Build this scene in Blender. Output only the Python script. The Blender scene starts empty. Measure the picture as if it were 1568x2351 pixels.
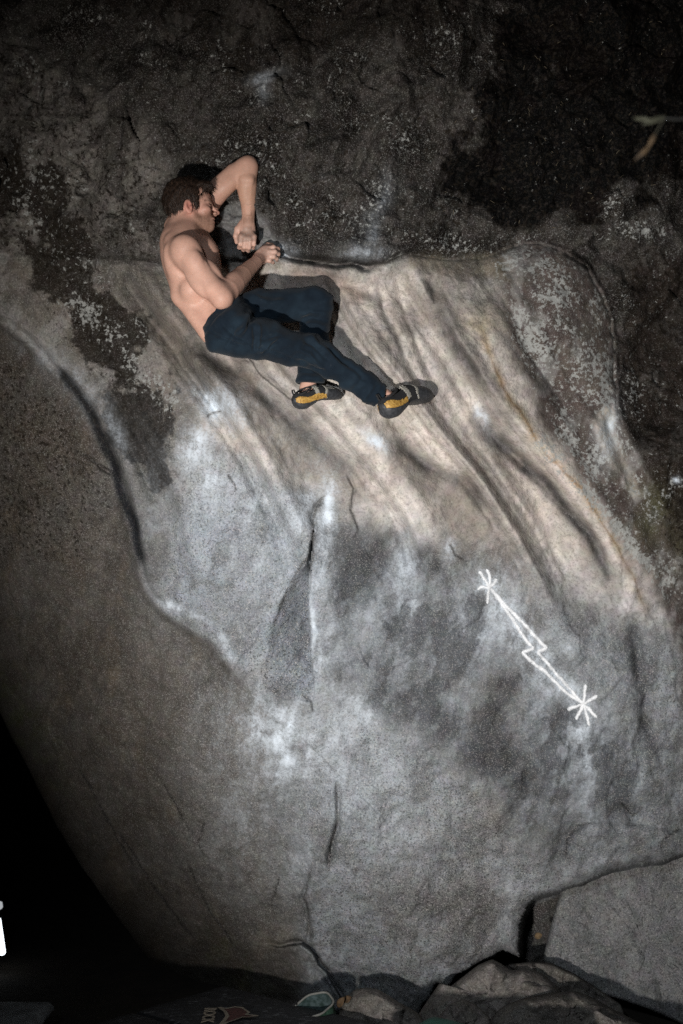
import bpy, bmesh, math, random
import numpy as np
from mathutils import Vector, Matrix

# ------------------------------------------------------------------ camera
SC = bpy.context.scene
COL = SC.collection
R = math.radians
CAM = np.array([0.0, 0.0, 1.6])
PITCH = R(11.0)
cd = bpy.data.cameras.new('camera'); camera = bpy.data.objects.new('camera', cd); COL.objects.link(camera)
camera.location = CAM; camera.rotation_euler = (R(90) + PITCH, 0, 0)
cd.sensor_fit = 'VERTICAL'; cd.sensor_height = 36.0; cd.lens = 35.0
cd.clip_start = 0.05; cd.clip_end = 2000
cd.dof.use_dof = True; cd.dof.focus_distance = 4.35; cd.dof.aperture_fstop = 2.8
SC.camera = camera

# ------------------------------------------------------------------ night sky, and a faint fill sun added against pure black
w = bpy.data.worlds.new('World'); SC.world = w; w.use_nodes = True
nt = w.node_tree; bg = nt.nodes['Background']
sky = nt.nodes.new('ShaderNodeTexSky'); sky.sky_type = 'NISHITA'; sky.sun_disc = False
sky.sun_elevation = R(-6.0); sky.sun_rotation = R(200)
nt.links.new(sky.outputs[0], bg.inputs[0]); bg.inputs[1].default_value = 0.05
sl = bpy.data.lights.new('faint_fill', 'SUN'); sl.energy = 0.008; sl.angle = R(0.5); sl.color = (0.8, 0.88, 1.0)
faint_fill = bpy.data.objects.new('faint_fill', sl); COL.objects.link(faint_fill); faint_fill.rotation_euler = (R(50), 0, R(-25)); faint_fill.location = (0, -6, 12)

# ------------------------------------------------------------------ the lamps that light the boulder (stands are built further down)
KEY_POS, KEY_AIM, KEY_W = Vector((-0.95, 0.20, 0.62)), Vector((0.62, 4.5, 2.45)), 1080
TOP_POS, TOP_AIM, TOP_W = Vector((-0.60, -0.25, 2.45)), Vector((0.92, 4.8, 2.0)), 272
def spot(name, pos, aim, watt, cone, blend, size, col):
    l = bpy.data.lights.new(name, 'SPOT'); l.energy = watt; l.spot_size = R(cone); l.spot_blend = blend
    l.shadow_soft_size = size; l.color = col
    o = bpy.data.objects.new(name, l); COL.objects.link(o); o.location = pos
    o.rotation_euler = (aim - pos).to_track_quat('-Z', 'Y').to_euler()
    return o
key_light = spot('key_beam', KEY_POS, KEY_AIM, KEY_W, 76, 1.0, 0.075, (1.0, 0.955, 0.91))
top_light = spot('upper_beam', TOP_POS, TOP_AIM, TOP_W, 70, 1.0, 0.11, (0.84, 0.92, 1.0))

SC.view_settings.view_transform = 'Standard'; SC.view_settings.look = 'None'
SC.view_settings.gamma = 1.0; SC.view_settings.exposure = 0.0
SC.view_settings.use_curve_mapping = False
SC.cycles.use_adaptive_sampling = True; SC.cycles.use_denoising = False; SC.cycles.adaptive_threshold = 0.006
SC.cycles.max_bounces = 4; SC.cycles.diffuse_bounces = 2; SC.cycles.glossy_bounces = 1

# ------------------------------------------------------------------ rock-face chart: (u, v) on the face <-> world
FW, FH = 1568.0, 2351.0
FP = FH * 35.0 / 36.0
CP, SP = math.cos(PITCH), math.sin(PITCH)
def chart_dir(u, v):
    a = (np.asarray(u, float) - FW / 2) / FP; b = (FH / 2 - np.asarray(v, float)) / FP
    return a, CP - b * SP, SP + b * CP
def P(u, v, Y):
    """world point on the chart line (u, v) at world depth Y"""
    dx, dy, dz = chart_dir(u, v); t = np.asarray(Y, float) / dy
    return np.stack([CAM[0] + dx * t, CAM[1] + dy * t, CAM[2] + dz * t], -1)
def V(u, v, Y): return Vector(P(u, v, Y).tolist())
def chart_of(p):
    p = np.asarray(p, float) - CAM
    fwd = p[..., 1] * CP + p[..., 2] * SP; up = -p[..., 1] * SP + p[..., 2] * CP
    return FW / 2 + FP * p[..., 0] / fwd, FH / 2 - FP * up / fwd

# ------------------------------------------------------------------ numpy helpers
def sstep(a, b, x):
    t = np.clip((x - a) / (b - a), 0, 1); return t * t * (3 - 2 * t)
_pr = np.random.RandomState(11)
_perm = _pr.permutation(4096)
_gx = np.cos(_pr.rand(4096) * 6.28318); _gy = np.sin(np.arccos(_gx)) * np.sign(_pr.rand(4096) - .5)
def noise2(x, y, seed=0):
    xi = np.floor(x).astype(np.int64); yi = np.floor(y).astype(np.int64)
    xf = x - xi; yf = y - yi
    def h(i, j): return _perm[(_perm[(i + seed * 37) & 4095] + j) & 4095]
    def g(i, j, fx, fy):
        k = h(i, j); return _gx[k] * fx + _gy[k] * fy
    u = xf * xf * xf * (xf * (xf * 6 - 15) + 10); v = yf * yf * yf * (yf * (yf * 6 - 15) + 10)
    n00 = g(xi, yi, xf, yf); n10 = g(xi + 1, yi, xf - 1, yf)
    n01 = g(xi, yi + 1, xf, yf - 1); n11 = g(xi + 1, yi + 1, xf - 1, yf - 1)
    return ((n00 * (1 - u) + n10 * u) * (1 - v) + (n01 * (1 - u) + n11 * u) * v) * 1.5
def fbm(x, y, octs=4, seed=0, gain=.5):
    s = 0; a = 1; t = 0
    for o in range(octs):
        s = s + a * noise2(x * 2 ** o, y * 2 ** o, seed + o * 5); t += a; a *= gain
    return s / t
def facets(x, y, seed=0):
    """piecewise-planar noise: every cell is a small tilted facet with crisp edges"""
    xi = np.floor(x).astype(np.int64); yi = np.floor(y).astype(np.int64); best = np.full(x.shape, 9.0); val = np.zeros(x.shape)
    for i in (-1, 0, 1):
        for j in (-1, 0, 1):
            k = _perm[(_perm[(xi + i + seed * 37) & 4095] + yi + j) & 4095]; k2 = _perm[(k + 77) & 4095]; k3 = _perm[(k2 + 191) & 4095]
            ax_ = x - (xi + i + k / 4096.0); ay_ = y - (yi + j + k2 / 4096.0); d = ax_ * ax_ + ay_ * ay_; m = d < best
            val = np.where(m, _gx[k3] * ax_ + _gy[k3] * ay_ + .5 * (k3 / 4096.0 - .5), val); best = np.where(m, d, best)
    return val
def poly_dist(px, py, pts):
    """distance to a polyline, side (+ = right of travel in chart, i.e. below a left-to-right line), and parameter along"""
    d2 = np.full(px.shape, 1e18); side = np.zeros(px.shape); par = np.zeros(px.shape); L = 0
    for (x0, y0), (x1, y1) in zip(pts[:-1], pts[1:]):
        ex, ey = x1 - x0, y1 - y0; l2 = ex * ex + ey * ey
        t = np.clip(((px - x0) * ex + (py - y0) * ey) / l2, 0, 1)
        qx = px - x0 - t * ex; qy = py - y0 - t * ey
        q = qx * qx + qy * qy; m = q < d2
        d2 = np.where(m, q, d2); side = np.where(m, np.sign(ex * (py - y0) - ey * (px - x0)), side)
        par = np.where(m, L + t * math.sqrt(l2), par); L += math.sqrt(l2)
    return np.sqrt(d2), side, par / L
def inside(px, py, pts):
    c = np.zeros(px.shape, bool); n = len(pts)
    for i in range(n):
        x0, y0 = pts[i]; x1, y1 = pts[(i + 1) % n]
        if y0 == y1: continue
        m = ((y0 > py) != (y1 > py)) & (px < (x1 - x0) * (py - y0) / (y1 - y0) + x0)
        c ^= m
    return c
def poly_sd(px, py, pts):
    d, _, _ = poly_dist(px, py, list(pts) + [pts[0]])
    return np.where(inside(px, py, pts), d, -d)
def smooth_curve(pts, n=8):
    """Catmull-Rom"""
    p = np.array(pts, float); p = np.vstack([2 * p[0] - p[1], p, 2 * p[-1] - p[-2]]); out = []
    for i in range(1, len(p) - 2):
        for k in range(n):
            t = k / n
            out.append(.5 * (2 * p[i] + (p[i + 1] - p[i - 1]) * t + (2 * p[i - 1] - 5 * p[i] + 4 * p[i + 1] - p[i + 2]) * t * t + (3 * p[i] - p[i - 1] - 3 * p[i + 1] + p[i + 2]) * t ** 3))
    out.append(p[-2]); return np.array(out)

# ------------------------------------------------------------------ object helpers
def tag(o, label=None, cat=None, group=None, kind=None):
    if label: o['label'] = label
    if cat: o['category'] = cat
    if group: o['group'] = group
    if kind: o['kind'] = kind
    return o
def mesh_obj(name, verts, faces, mat=None, parent=None, smooth=True):
    me = bpy.data.meshes.new(name)
    verts = np.asarray(verts, np.float32)
    if isinstance(faces, np.ndarray) and faces.ndim == 2:
        n, k = faces.shape
        me.vertices.add(len(verts)); me.vertices.foreach_set('co', verts.ravel())
        me.loops.add(n * k); me.loops.foreach_set('vertex_index', faces.astype(np.int32).ravel())
        me.polygons.add(n); me.polygons.foreach_set('loop_start', np.arange(0, n * k, k, dtype=np.int32))
        me.update(calc_edges=True); me.validate()
    else:
        me.from_pydata([tuple(map(float, q)) for q in verts], [], [tuple(map(int, f)) for f in faces]); me.update()
    if smooth: me.polygons.foreach_set('use_smooth', np.ones(len(me.polygons), bool))
    if mat: me.materials.append(mat)
    o = bpy.data.objects.new(name, me); COL.objects.link(o)
    if parent: o.parent = parent
    return o
def bm_obj(name, bm, mat=None, parent=None, smooth=False):
    me = bpy.data.meshes.new(name); bm.normal_update(); bm.to_mesh(me); bm.free()
    if smooth:
        for p in me.polygons: p.use_smooth = True
    if mat: me.materials.append(mat)
    o = bpy.data.objects.new(name, me); COL.objects.link(o)
    if parent: o.parent = parent
    return o
def empty(name, loc):
    o = bpy.data.objects.new(name, None); COL.objects.link(o); o.location = loc; o.empty_display_size = .1; return o
def adopt(root, o):
    """parent o under root, keeping o's world-space mesh where it is"""
    o.parent = root; o.matrix_parent_inverse = Matrix.Translation(root.location).inverted(); return o
def attr(o, name, data, typ='FLOAT'):
    a = o.data.attributes.new(name, typ, 'POINT')
    d = np.asarray(data, np.float32)
    if typ == 'FLOAT': a.data.foreach_set('value', d.ravel())
    elif typ == 'FLOAT_COLOR': a.data.foreach_set('color', d.ravel())
    else: a.data.foreach_set('vector', d.ravel())
def tube(bm, pts, rad, n=8, cap=True):
    pts = [Vector(p) for p in pts]; rad = rad if hasattr(rad, '__len__') else [rad] * len(pts)
    rings = []; prev = None
    for i, p in enumerate(pts):
        d = (pts[min(i + 1, len(pts) - 1)] - pts[max(i - 1, 0)]).normalized()
        if prev is None: a = d.orthogonal().normalized()
        else: a = (prev - d * prev.dot(d)).normalized()
        prev = a; b = d.cross(a)
        rings.append([bm.verts.new(p + (a * math.cos(6.28319 * k / n) + b * math.sin(6.28319 * k / n)) * rad[i]) for k in range(n)])
    for r0, r1 in zip(rings[:-1], rings[1:]):
        for k in range(n): bm.faces.new((r0[k], r0[(k + 1) % n], r1[(k + 1) % n], r1[k]))
    if cap: bm.faces.new(rings[0][::-1]); bm.faces.new(rings[-1])
    return rings
def box(bm, c, s, rot=None, bev=0.0):
    r = bmesh.ops.create_cube(bm, size=1.0); vs = r['verts']
    M = Matrix.Translation(Vector(c)) @ (rot.to_4x4() if rot else Matrix()) @ Matrix.Diagonal(Vector((*s, 1)))
    bmesh.ops.transform(bm, matrix=M, verts=vs)
    if bev:
        es = list({e for v in vs for e in v.link_edges})
        bmesh.ops.bevel(bm, geom=es, offset=bev, segments=2, affect='EDGES', profile=.5)

# ------------------------------------------------------------------ material helpers
class NB:
    """small node-tree builder"""
    def __init__(s, name):
        s.m = bpy.data.materials.new(name); s.m.use_nodes = True; s.t = s.m.node_tree; s.n = s.t.nodes
        s.b = s.n['Principled BSDF']; s.out = s.n['Material Output']
    def link(s, a, b): s.t.links.new(a, b)
    def put(s, sock, v):
        if hasattr(v, 'is_output') or isinstance(v, bpy.types.NodeSocket): s.link(v, sock)
        else: sock.default_value = v
    def obj(s): return s.n.new('ShaderNodeTexCoord').outputs['Object']
    def attr(s, name, out='Fac'):
        a = s.n.new('ShaderNodeAttribute'); a.attribute_name = name; return a.outputs[out]
    def noise(s, vec, scale, detail=2, rough=.5, out='Fac', dist=0):
        q = s.n.new('ShaderNodeTexNoise'); s.link(vec, q.inputs['Vector']); q.inputs['Scale'].default_value = scale
        q.inputs['Detail'].default_value = detail; q.inputs['Roughness'].default_value = rough; q.inputs['Distortion'].default_value = dist
        return q.outputs[out]
    def voro(s, vec, scale, feat='F1', out='Distance'):
        q = s.n.new('ShaderNodeTexVoronoi'); q.feature = feat; s.link(vec, q.inputs['Vector']); q.inputs['Scale'].default_value = scale
        return q.outputs[out]
    def math(s, op, a, b=0.0, c=0.0, clamp=False):
        q = s.n.new('ShaderNodeMath'); q.operation = op; q.use_clamp = clamp
        for i, x in enumerate((a, b, c)): s.put(q.inputs[i], x)
        return q.outputs[0]
    def ramp(s, x, a, b, lo=0.0, hi=1.0, smooth=True):
        q = s.n.new('ShaderNodeMapRange'); q.interpolation_type = 'SMOOTHSTEP' if smooth else 'LINEAR'
        s.put(q.inputs[0], x)
        for i, v in enumerate((a, b, lo, hi)): s.put(q.inputs[i + 1], v)
        return q.outputs[0]
    def mix(s, f, a, b, mode='MIX'):
        q = s.n.new('ShaderNodeMix'); q.data_type = 'RGBA'; q.blend_type = mode
        s.put(q.inputs[0], f); s.put(q.inputs[6], a if not isinstance(a, tuple) else (*a[:3], 1)); s.put(q.inputs[7], b if not isinstance(b, tuple) else (*b[:3], 1))
        return q.outputs[2]
    def scale(s, vec, sc):
        q = s.n.new('ShaderNodeMapping'); s.link(vec, q.inputs[0]); q.inputs['Scale'].default_value = sc; return q.outputs[0]
    def bump(s, h, strength, dist, normal=None):
        q = s.n.new('ShaderNodeBump'); s.put(q.inputs['Height'], h); q.inputs['Strength'].default_value = strength; q.inputs['Distance'].default_value = dist
        if normal is not None: s.link(normal, q.inputs['Normal'])
        return q.outputs[0]
    def done(s, color=None, rough=.8, normal=None, **kw):
        if color is not None: s.put(s.b.inputs['Base Color'], (*color[:3], 1) if isinstance(color, tuple) else color)
        s.put(s.b.inputs['Roughness'], rough)
        if normal is not None: s.link(normal, s.b.inputs['Normal'])
        for k, v in kw.items(): s.put(s.b.inputs[k.replace('_', ' ')], v)
        return s.m
def simple(name, col, rough=.6, var=.25, scale=60, bump=.15, metallic=0.0, spec=.5):
    n = NB(name); o = n.obj(); f = n.noise(o, scale, 4)
    c = n.mix(n.ramp(f, .3, .7), tuple(q * (1 - var) for q in col), tuple(min(1, q * (1 + var)) for q in col))
    return n.done(c, rough, n.bump(f, bump, .004), Metallic=metallic, Specular_IOR_Level=spec)
# ================================================================== THE BOULDER
SIL_V = [-900, 1000, 1350, 1640, 1760, 1900, 2010, 2090, 2180, 2255, 2300, 2400, 2800]
SIL_U = [-1000, -330, -150, 0, 62, 132, 200, 258, 322, 382, 415, 480, 700]
LEDGE = [(-500, 560), (0, 575), (120, 596), (200, 592), (260, 603), (370, 606), (500, 600), (560, 600), (650, 586), (700, 597), (780, 606),
         (850, 613), (890, 606), (930, 590), (1010, 593), (1100, 596), (1150, 576), (1200, 558), (1240, 558), (1300, 580), (1350, 622),
         (1385, 672), (1405, 740), (1413, 830), (1418, 940)]
SLAB = LEDGE + [(1450, 1010), (1520, 1150), (1750, 1500), (2600, 2000), (2600, 3200), (-900, 3200), (-900, 560)]
UNDER = [(700, 3200), (700, 2420), (900, 2400), (955, 2335), (985, 2285), (1003, 2256), (1026, 2262), (1044, 2245), (1085, 2212), (1120, 2196),
         (1150, 2177), (1170, 2186), (1192, 2193), (1188, 2150), (1198, 2102), (1224, 2066), (1262, 2051), (1330, 2026), (1395, 2004), (1460, 1987),
         (1520, 1978), (1568, 1960), (1700, 1930), (2600, 1800), (2600, 3200)]
CR_LEFT = [(-300, 560), (-60, 680), (60, 775), (150, 868), (205, 935), (250, 1045), (290, 1150), (310, 1220), (325, 1310), (345, 1362), (382, 1402), (430, 1432), (490, 1472), (540, 1532), (592, 1592), (640, 1640)]
EDGE_R = [(747, 1136), (724, 1163), (717, 1190), (722, 1213), (716, 1262), (711, 1330), (712, 1420), (714, 1500), (722, 1560), (717, 1612)]
EDGE_L = [(722, 1213), (708, 1262), (700, 1296), (668, 1336), (660, 1352), (638, 1392), (632, 1420), (612, 1462), (618, 1490), (598, 1532), (604, 1580)]
FACET = EDGE_R[3:] + [(690, 1608), (650, 1604)] + EDGE_L[::-1]
FLAKE = [(600, 2168), (650, 2164), (690, 2158), (711, 2170), (735, 2206), (752, 2226), (772, 2264), (788, 2300), (800, 2360)]
PATCH = [(506, 470), (560, 455), (618, 500), (640, 560), (590, 592), (515, 596), (500, 540)]

def base_Y(u, v):
    dx, dy, dz = chart_dir(u, v)
    return 4.882 / (1 + 0.36 * dz / dy)

def psi_field(u, v):
    cs = [[(0, 700), (100, 850), (200, 980), (260, 1100), (300, 1250), (330, 1400), (400, 1600), (560, 2000), (700, 2300)],
          [(150, 560), (300, 800), (420, 960), (480, 1100), (520, 1300), (560, 1600), (640, 1900)],
          [(380, 640), (560, 868), (760, 1050), (850, 1200), (900, 1500), (950, 1900)],
          [(620, 610), (700, 800), (850, 980), (1000, 1130), (1100, 1300), (1200, 1500), (1300, 1800)],
          [(850, 610), (930, 760), (1060, 930), (1250, 1110), (1380, 1280), (1450, 1480), (1490, 1750)],
          [(1000, 610), (1110, 760), (1200, 960), (1340, 1130), (1480, 1400), (1520, 1700)],
          [(1200, 560), (1400, 900), (1560, 1150), (1700, 1500)]]
    num = 0; den = 0
    for k, c in enumerate(cs):
        d, _, _ = poly_dist(u, v, c); wgt = 1 / (d * d + 9000) ** 1.5
        num = num + wgt * k; den = den + wgt
    return num / den
_cu = np.linspace(-500, 2100, 105); _cv = np.linspace(-500, 2800, 133)
_CU, _CV = np.meshgrid(_cu, _cv); _PSI = psi_field(_CU, _CV)
def bilin(F, u, v):
    x = np.clip((u - _cu[0]) / (_cu[1] - _cu[0]), 0, len(_cu) - 1.001); y = np.clip((v - _cv[0]) / (_cv[1] - _cv[0]), 0, len(_cv) - 1.001)
    i = x.astype(int); j = y.astype(int); fx = x - i; fy = y - j
    return (F[j, i] * (1 - fx) + F[j, i + 1] * fx) * (1 - fy) + (F[j + 1, i] * (1 - fx) + F[j + 1, i + 1] * fx) * fy

def near(u, v, pts, r):
    a = np.array(pts); return (u > a[:, 0].min() - r) & (u < a[:, 0].max() + r) & (v > a[:, 1].min() - r) & (v < a[:, 1].max() + r)
def groove(u, v, pts, w, depth, taper=True):
    out = np.zeros(u.shape); m = near(u, v, pts, 2.8 * w)
    if m.any():
        d, _, t = poly_dist(u[m], v[m], pts)
        k = np.clip(np.minimum(t, 1 - t) * 6, 0, 1) if taper else 1
        out[m] = depth * np.exp(-(d / w) ** 2) * k
    return out

def fine_(um, vm): return fbm(um * 9, vm * 9, 2, 74)
def boulder_Y(u, v, detail=True):
    """depth of the boulder's face at chart point (u, v)"""
    u = np.asarray(u, float); v = np.asarray(v, float)
    Y = base_Y(u, v)
    S = np.interp(v, SIL_V, SIL_U)
    s = np.maximum(u - S, 0) * .82
    A = .25 + 1.45 * sstep(200, 1500, v)
    q = np.clip(1 - s / 640, 0, 1)
    Y = Y + A * (1 - np.sqrt(np.maximum(1 - q * q, 0)))
    # right-hand flank falls back
    Y = Y + .5 * (np.maximum(u - (1380 + .12 * (v - 900)), 0) / 500) ** 1.6
    # broad hollows of the face
    um, vm = u * .0019, v * .0019
    Y = Y + .07 * fbm(um * 1.1, vm * 1.1, 3, 3) * 1.4
    Y = Y + .10 * np.exp(-(((u - 470) / 190) ** 2 + ((v - 700) / 150) ** 2))          # hollow the climber leans into
    Y = Y - .165 * np.exp(-(((u - 780) / 230) ** 2 + ((v - 850) / 130) ** 2))          # bulge the legs push against
    Y = Y - .07 * np.exp(-(((u - 1120) / 260) ** 2 + ((v - 1650) / 330) ** 2))
    # ledge, the wall above and the nose on the right
    wu = u + 5 * fbm(um * 14, vm * 14, 2, 7) + 7 * fbm(um * 4, vm * 4, 2, 9); wv = v + 5 * fbm(um * 14 + 9, vm * 14, 2, 8) + 9 * fbm(um * 4 + 5, vm * 4, 2, 10)
    sd = poly_sd(wu, wv, SLAB)
    right = sstep(880, 1230, u)
    fade = 1 - sstep(800, 1050, v)
    out = sstep(0, 16, -sd)
    Y = Y + out * fade * (-.05 * (1 - right) * (.25 + .75 * sstep(100, 480, u)) * np.exp(np.minimum(sd, 0) / 260) + .03 * right)
    q = np.clip(1 - np.maximum(sd, 0) / (70 + 170 * right), 0, 1)
    Y = Y + np.where(sd >= 0, ((.035 * (.3 + .7 * sstep(100, 480, u))) + .21 * right) * fade * (1 - np.sqrt(np.maximum(1 - q * q, 0))), fade * (.035 * (.3 + .7 * sstep(100, 480, u)) * np.exp(np.minimum(sd, 0) / 30) * (1 - right) + .21 * right * (.6 + .4 * np.exp(np.minimum(sd, 0) / 300))))
    Y = Y + groove(wu, wv, LEDGE[5:13], 7, .03) + groove(wu, wv, [(700, 600), (760, 640), (880, 690)], 12, .02)
    Y = Y + groove(wu, wv, [(640, 588), (700, 596), (780, 608), (850, 616), (890, 606)], 9, .06)
    pk = ((u - 830) / 70) ** 2 + ((v - 590) / 34) ** 2
    Y = Y - .05 * np.exp(-pk)                                                       # chalky knob
    # crack that bounds the left flank
    d, side, t = poly_dist(wu, wv, CR_LEFT)
    Y = Y + .075 * np.where(side > 0, sstep(0, 26, d) * np.exp(-d / 260), 0) * sstep(-100, 500, v) * np.clip((1 - t) * 7, 0, 1) * (1 - sstep(1560, 1680, v))
    wslot = 7 + 11 * np.exp(-((v - 1020) / 170) ** 2)
    Y = Y + (.022 + .085 * np.exp(-((v - 1030) / 180) ** 2)) * np.exp(-(d / wslot) ** 2) * sstep(-100, 760, v) * (1 - .6 * sstep(1350, 1450, v)) * np.clip((1 - t) * 9, 0, 1)
    # flake with the shadowed facet
    f = inside(wu, wv, FACET)
    dr, sr, tr = poly_dist(wu, wv, EDGE_R); dl, _, _ = poly_dist(wu, wv, EDGE_L)
    Y = Y + np.where(f, .15 * (dl / (dl + dr + 1e-3)) * (1 - .75 * sstep(1480, 1610, v)), 0)
    Y = Y + groove(wu, wv, EDGE_R[:4], 6, .035) - .02 * np.where((sr < 0), np.exp(-dr / 30), 0) * np.clip(np.minimum(tr, 1 - tr) * 8, 0, 1)
    # seams, cracks
    Y = Y + groove(wu, wv, [(770, 1780), (777, 1840), (776, 1895), (764, 1940), (757, 1990), (752, 2006)], 6, .03)
    Y = Y + groove(wu, wv, [(776, 1880), (770, 1925), (760, 1985)], 9, .03)
    Y = Y + groove(wu, wv, [(716, 1985), (702, 2038), (692, 2060), (704, 2095), (711, 2130), (704, 2165)], 6, .035)
    d, side, t = poly_dist(wu, wv, FLAKE)
    tk = np.clip(t * 4, 0, 1) * np.clip((1 - t) * 6, 0, 1)
    Y = Y - .10 * tk * np.where(side > 0, sstep(0, 10, d) * np.exp(-d / 120), 0) + groove(wu, wv, FLAKE, 5, .05) + .06 * np.where((side > 0) & (v > 2205), np.exp(-((d - 18) / 16) ** 2), 0)
    d, side, t = poly_dist(wu, wv, [(1265, 1990), (1290, 1915), (1330, 1888), (1400, 1880), (1470, 1892), (1568, 1900), (1800, 1900)])
    Y = Y - .05 * np.where(side > 0, sstep(0, 22, d), 0) * np.exp(-d / 150) * np.clip(t * 5, 0, 1)
    Y = Y + groove(wu, wv, [(1270, 2000), (1295, 1930), (1330, 1895), (1345, 1905)], 16, .035) + groove(wu, wv, [(1420, 1840), (1450, 1880), (1475, 1850)], 10, .03)
    Y = Y + groove(wu, wv, [(1185, 1690), (1170, 1730), (1210, 1780), (1230, 1850)], 14, .02)
    # flow-banded ridges and runnels
    psi = bilin(_PSI, u, v)
    band = noise2(psi * 1.55 + .2 * fbm(um * 2, vm * 2, 2, 26), vm * .4, 21) * 1.25 + noise2(psi * 3.6 + .15 * fbm(um * 3, vm * 3, 2, 28), vm * .6 + 4, 22) * .55 + noise2(psi * 9, vm * 1.2, 25) * .12
    fl = sstep(560, 680, v) * (1 - sstep(1150, 1500, v + .35 * (1568 - u) * 0)) * sstep(120, 420, u) * (1 - .8 * sstep(1130, 1230, u - .45 * np.maximum(v - 640, 0))) + .10
    Y = Y - .078 * band * fl * sstep(-10, 40, sd)
    for c, wd, dp in (([(320, 738), (450, 800), (560, 868), (650, 940), (760, 1042), (840, 1092)], 22, .03),
                      ([(900, 1005), (960, 1058), (1020, 1092), (1090, 1130)], 14, .02),
                      ([(1085, 940), (1130, 1000), (1250, 1108), (1350, 1228), (1405, 1335)], 13, .035),
                      ([(1448, 1415), (1462, 1500), (1476, 1600), (1492, 1710)], 17, .03),
                      ([(985, 630), (1000, 700), (1045, 792), (1110, 880)], 12, .03),
                      ([(862, 640), (890, 722), (930, 812), (978, 902)], 9, .014),
                      ([(905, 640), (945, 760), (985, 850), (1010, 910)], 8, .010),
                      ([(548, 800), (600, 862), (655, 905), (705, 945)], 5, .012),
                      ([(1395, 940), (1405, 1000), (1440, 1080), (1475, 1140)], 16, .03),
                      ([(795, 1085), (815, 1120), (806, 1170), (822, 1215)], 4, .010),
                      ([(290, 1020), (330, 1080), (370, 1160)], 10, .012),
                      ([(190, 1040), (225, 1068), (262, 1090)], 5, .018)):
        Y = Y + groove(wu, wv, c, wd, dp * 1.5)
    # pocket on the upper left, little scoop under the left forearm
    r = np.hypot((u - 190) / 17, (v - 437) / 14); Y = Y + .05 * np.exp(-r ** 4) - .02 * np.exp(-((u - 192) / 22) ** 2 - ((v - 415) / 9) ** 2)
    Y = Y + .035 * sstep(-4, 14, poly_sd(wu, wv, PATCH))
    Y = Y + groove(wu, wv, [(592, 176), (610, 172), (640, 164)], 6, .02)
    # under-cut bottom edge
    su = poly_sd(wu, wv, UNDER)
    Y = Y + .55 * sstep(-2, 12, su) + .05 * np.where(su < 0, (np.clip(1 + su / 26, 0, 1)) ** 2, 0)
    if detail:
        rough = .35 + .65 * np.clip(1 - sstep(-30, 30, sd) * .5, 0, 1)
        Y = Y + (.026 * fbm(um * 6, vm * 6, 3, 31) + .012 * fbm(um * 22, vm * 22, 3, 35)) * rough
        Y = Y + .0035 * fbm(um * 95, vm * 95, 2, 41) * (.5 + out)
        rg = .45 - np.abs(noise2(um * 1.5 + .5 * fbm(um * 2, vm * 2, 2, 46) + vm * .7, vm * 1.3 - um * .4, 45)) * 1.4; rg2 = .45 - np.abs(noise2(um * 4.3 + vm * 1.9 + .4 * fbm(um * 5, vm * 5, 2, 48), vm * 3.1, 47)) * 1.5
        rg3 = .4 - np.abs(noise2(um * 11 + vm * 3, vm * 9, 49)) * 1.5
        Y = Y - out * (.10 * rg + .045 * rg2 + .016 * rg3) * sstep(0, 60, -sd) - (1 - out) * (.020 * rg2 + .009 * rg3) * (.4 + .6 * sstep(1100, 1500, v))
        fz = facets(um * 7 + .5 * fbm(um * 6, vm * 6, 2, 71), vm * 5.5, 72); fz2 = facets(um * 21 + .4 * fine_(um, vm), vm * 17, 73)
        pol = 1 - .7 * sstep(0, 60, sd) * sstep(200, 420, u) * (1 - sstep(1150, 1300, v))
        Y = Y + pol * (.020 * fz * (.45 + .9 * out) + .0085 * fz2 * (.5 + .7 * out))
        lowr = sstep(1200, 1500, v); ch = noise2(um * 9 + vm * 2.5, vm * 5, 63); Y = Y + lowr * .012 * (sstep(-.04, .04, ch) - .5) * sstep(0, .3, noise2(um * 1.6 + 3, vm * 1.6, 64))
        ck = np.abs(noise2(um * 5 + .6 * fbm(um * 3, vm * 3, 2, 55), vm * 3.2, 52)); Y = Y + .006 * np.exp(-(ck / .012) ** 2) * sstep(.1, .4, noise2(um * 2.3, vm * 2.3, 57))
        # pock marks of the left flank
        fk = sstep(0, 60, np.where(poly_dist(u, v, CR_LEFT)[1] > 0, poly_dist(u, v, CR_LEFT)[0], 0))
        Y = Y + fk * (.009 * fbm(um * 34, vm * 34, 2, 61) - .035 * (.45 - np.abs(noise2(um * 2.6 + vm * .9, vm * 1.1 - um * .8, 65)) * 1.5))
    return Y

def face_pt(u, v, lift=0.0):
    return P(u, v, boulder_Y(np.array([float(u)]), np.array([float(v)]))[0] - lift)

def axis(lo, a, b, hi, step):
    o1 = a - np.cumsum(np.geomspace(step * 1.5, step * 14, 22)); o1 = o1[o1 > lo][::-1]
    o2 = b + np.cumsum(np.geomspace(step * 1.5, step * 14, 22)); o2 = o2[o2 < hi]
    return np.concatenate([o1, np.arange(a, b, step), o2])
au = axis(-900, -30, 1600, 2300, 3.0); av = axis(-700, -30, 2380, 2760, 3.0)
GU, GV = np.meshgrid(au, av)
NU, NV = len(au), len(av)
GS = np.interp(GV, SIL_V, SIL_U) + 5 * fbm(GV * .012, GV * 0, 3, 77)
EU = np.maximum(GU, GS)
GY = boulder_Y(EU, GV)
GP = P(EU, GV, GY)
back = np.maximum(GS - GU, 0)
GP[..., 1] += back * .0075; GP[..., 0] += (back * .006) ** 2 * .22
GP[..., 2] = np.where(GP[..., 2] < -.35, -.35 + (GP[..., 2] + .35) * .02, GP[..., 2])
idx = np.arange(NU * NV).reshape(NV, NU)
quads = np.stack([idx[:-1, :-1].ravel(), idx[1:, :-1].ravel(), idx[1:, 1:].ravel(), idx[:-1, 1:].ravel()], 1)
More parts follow.
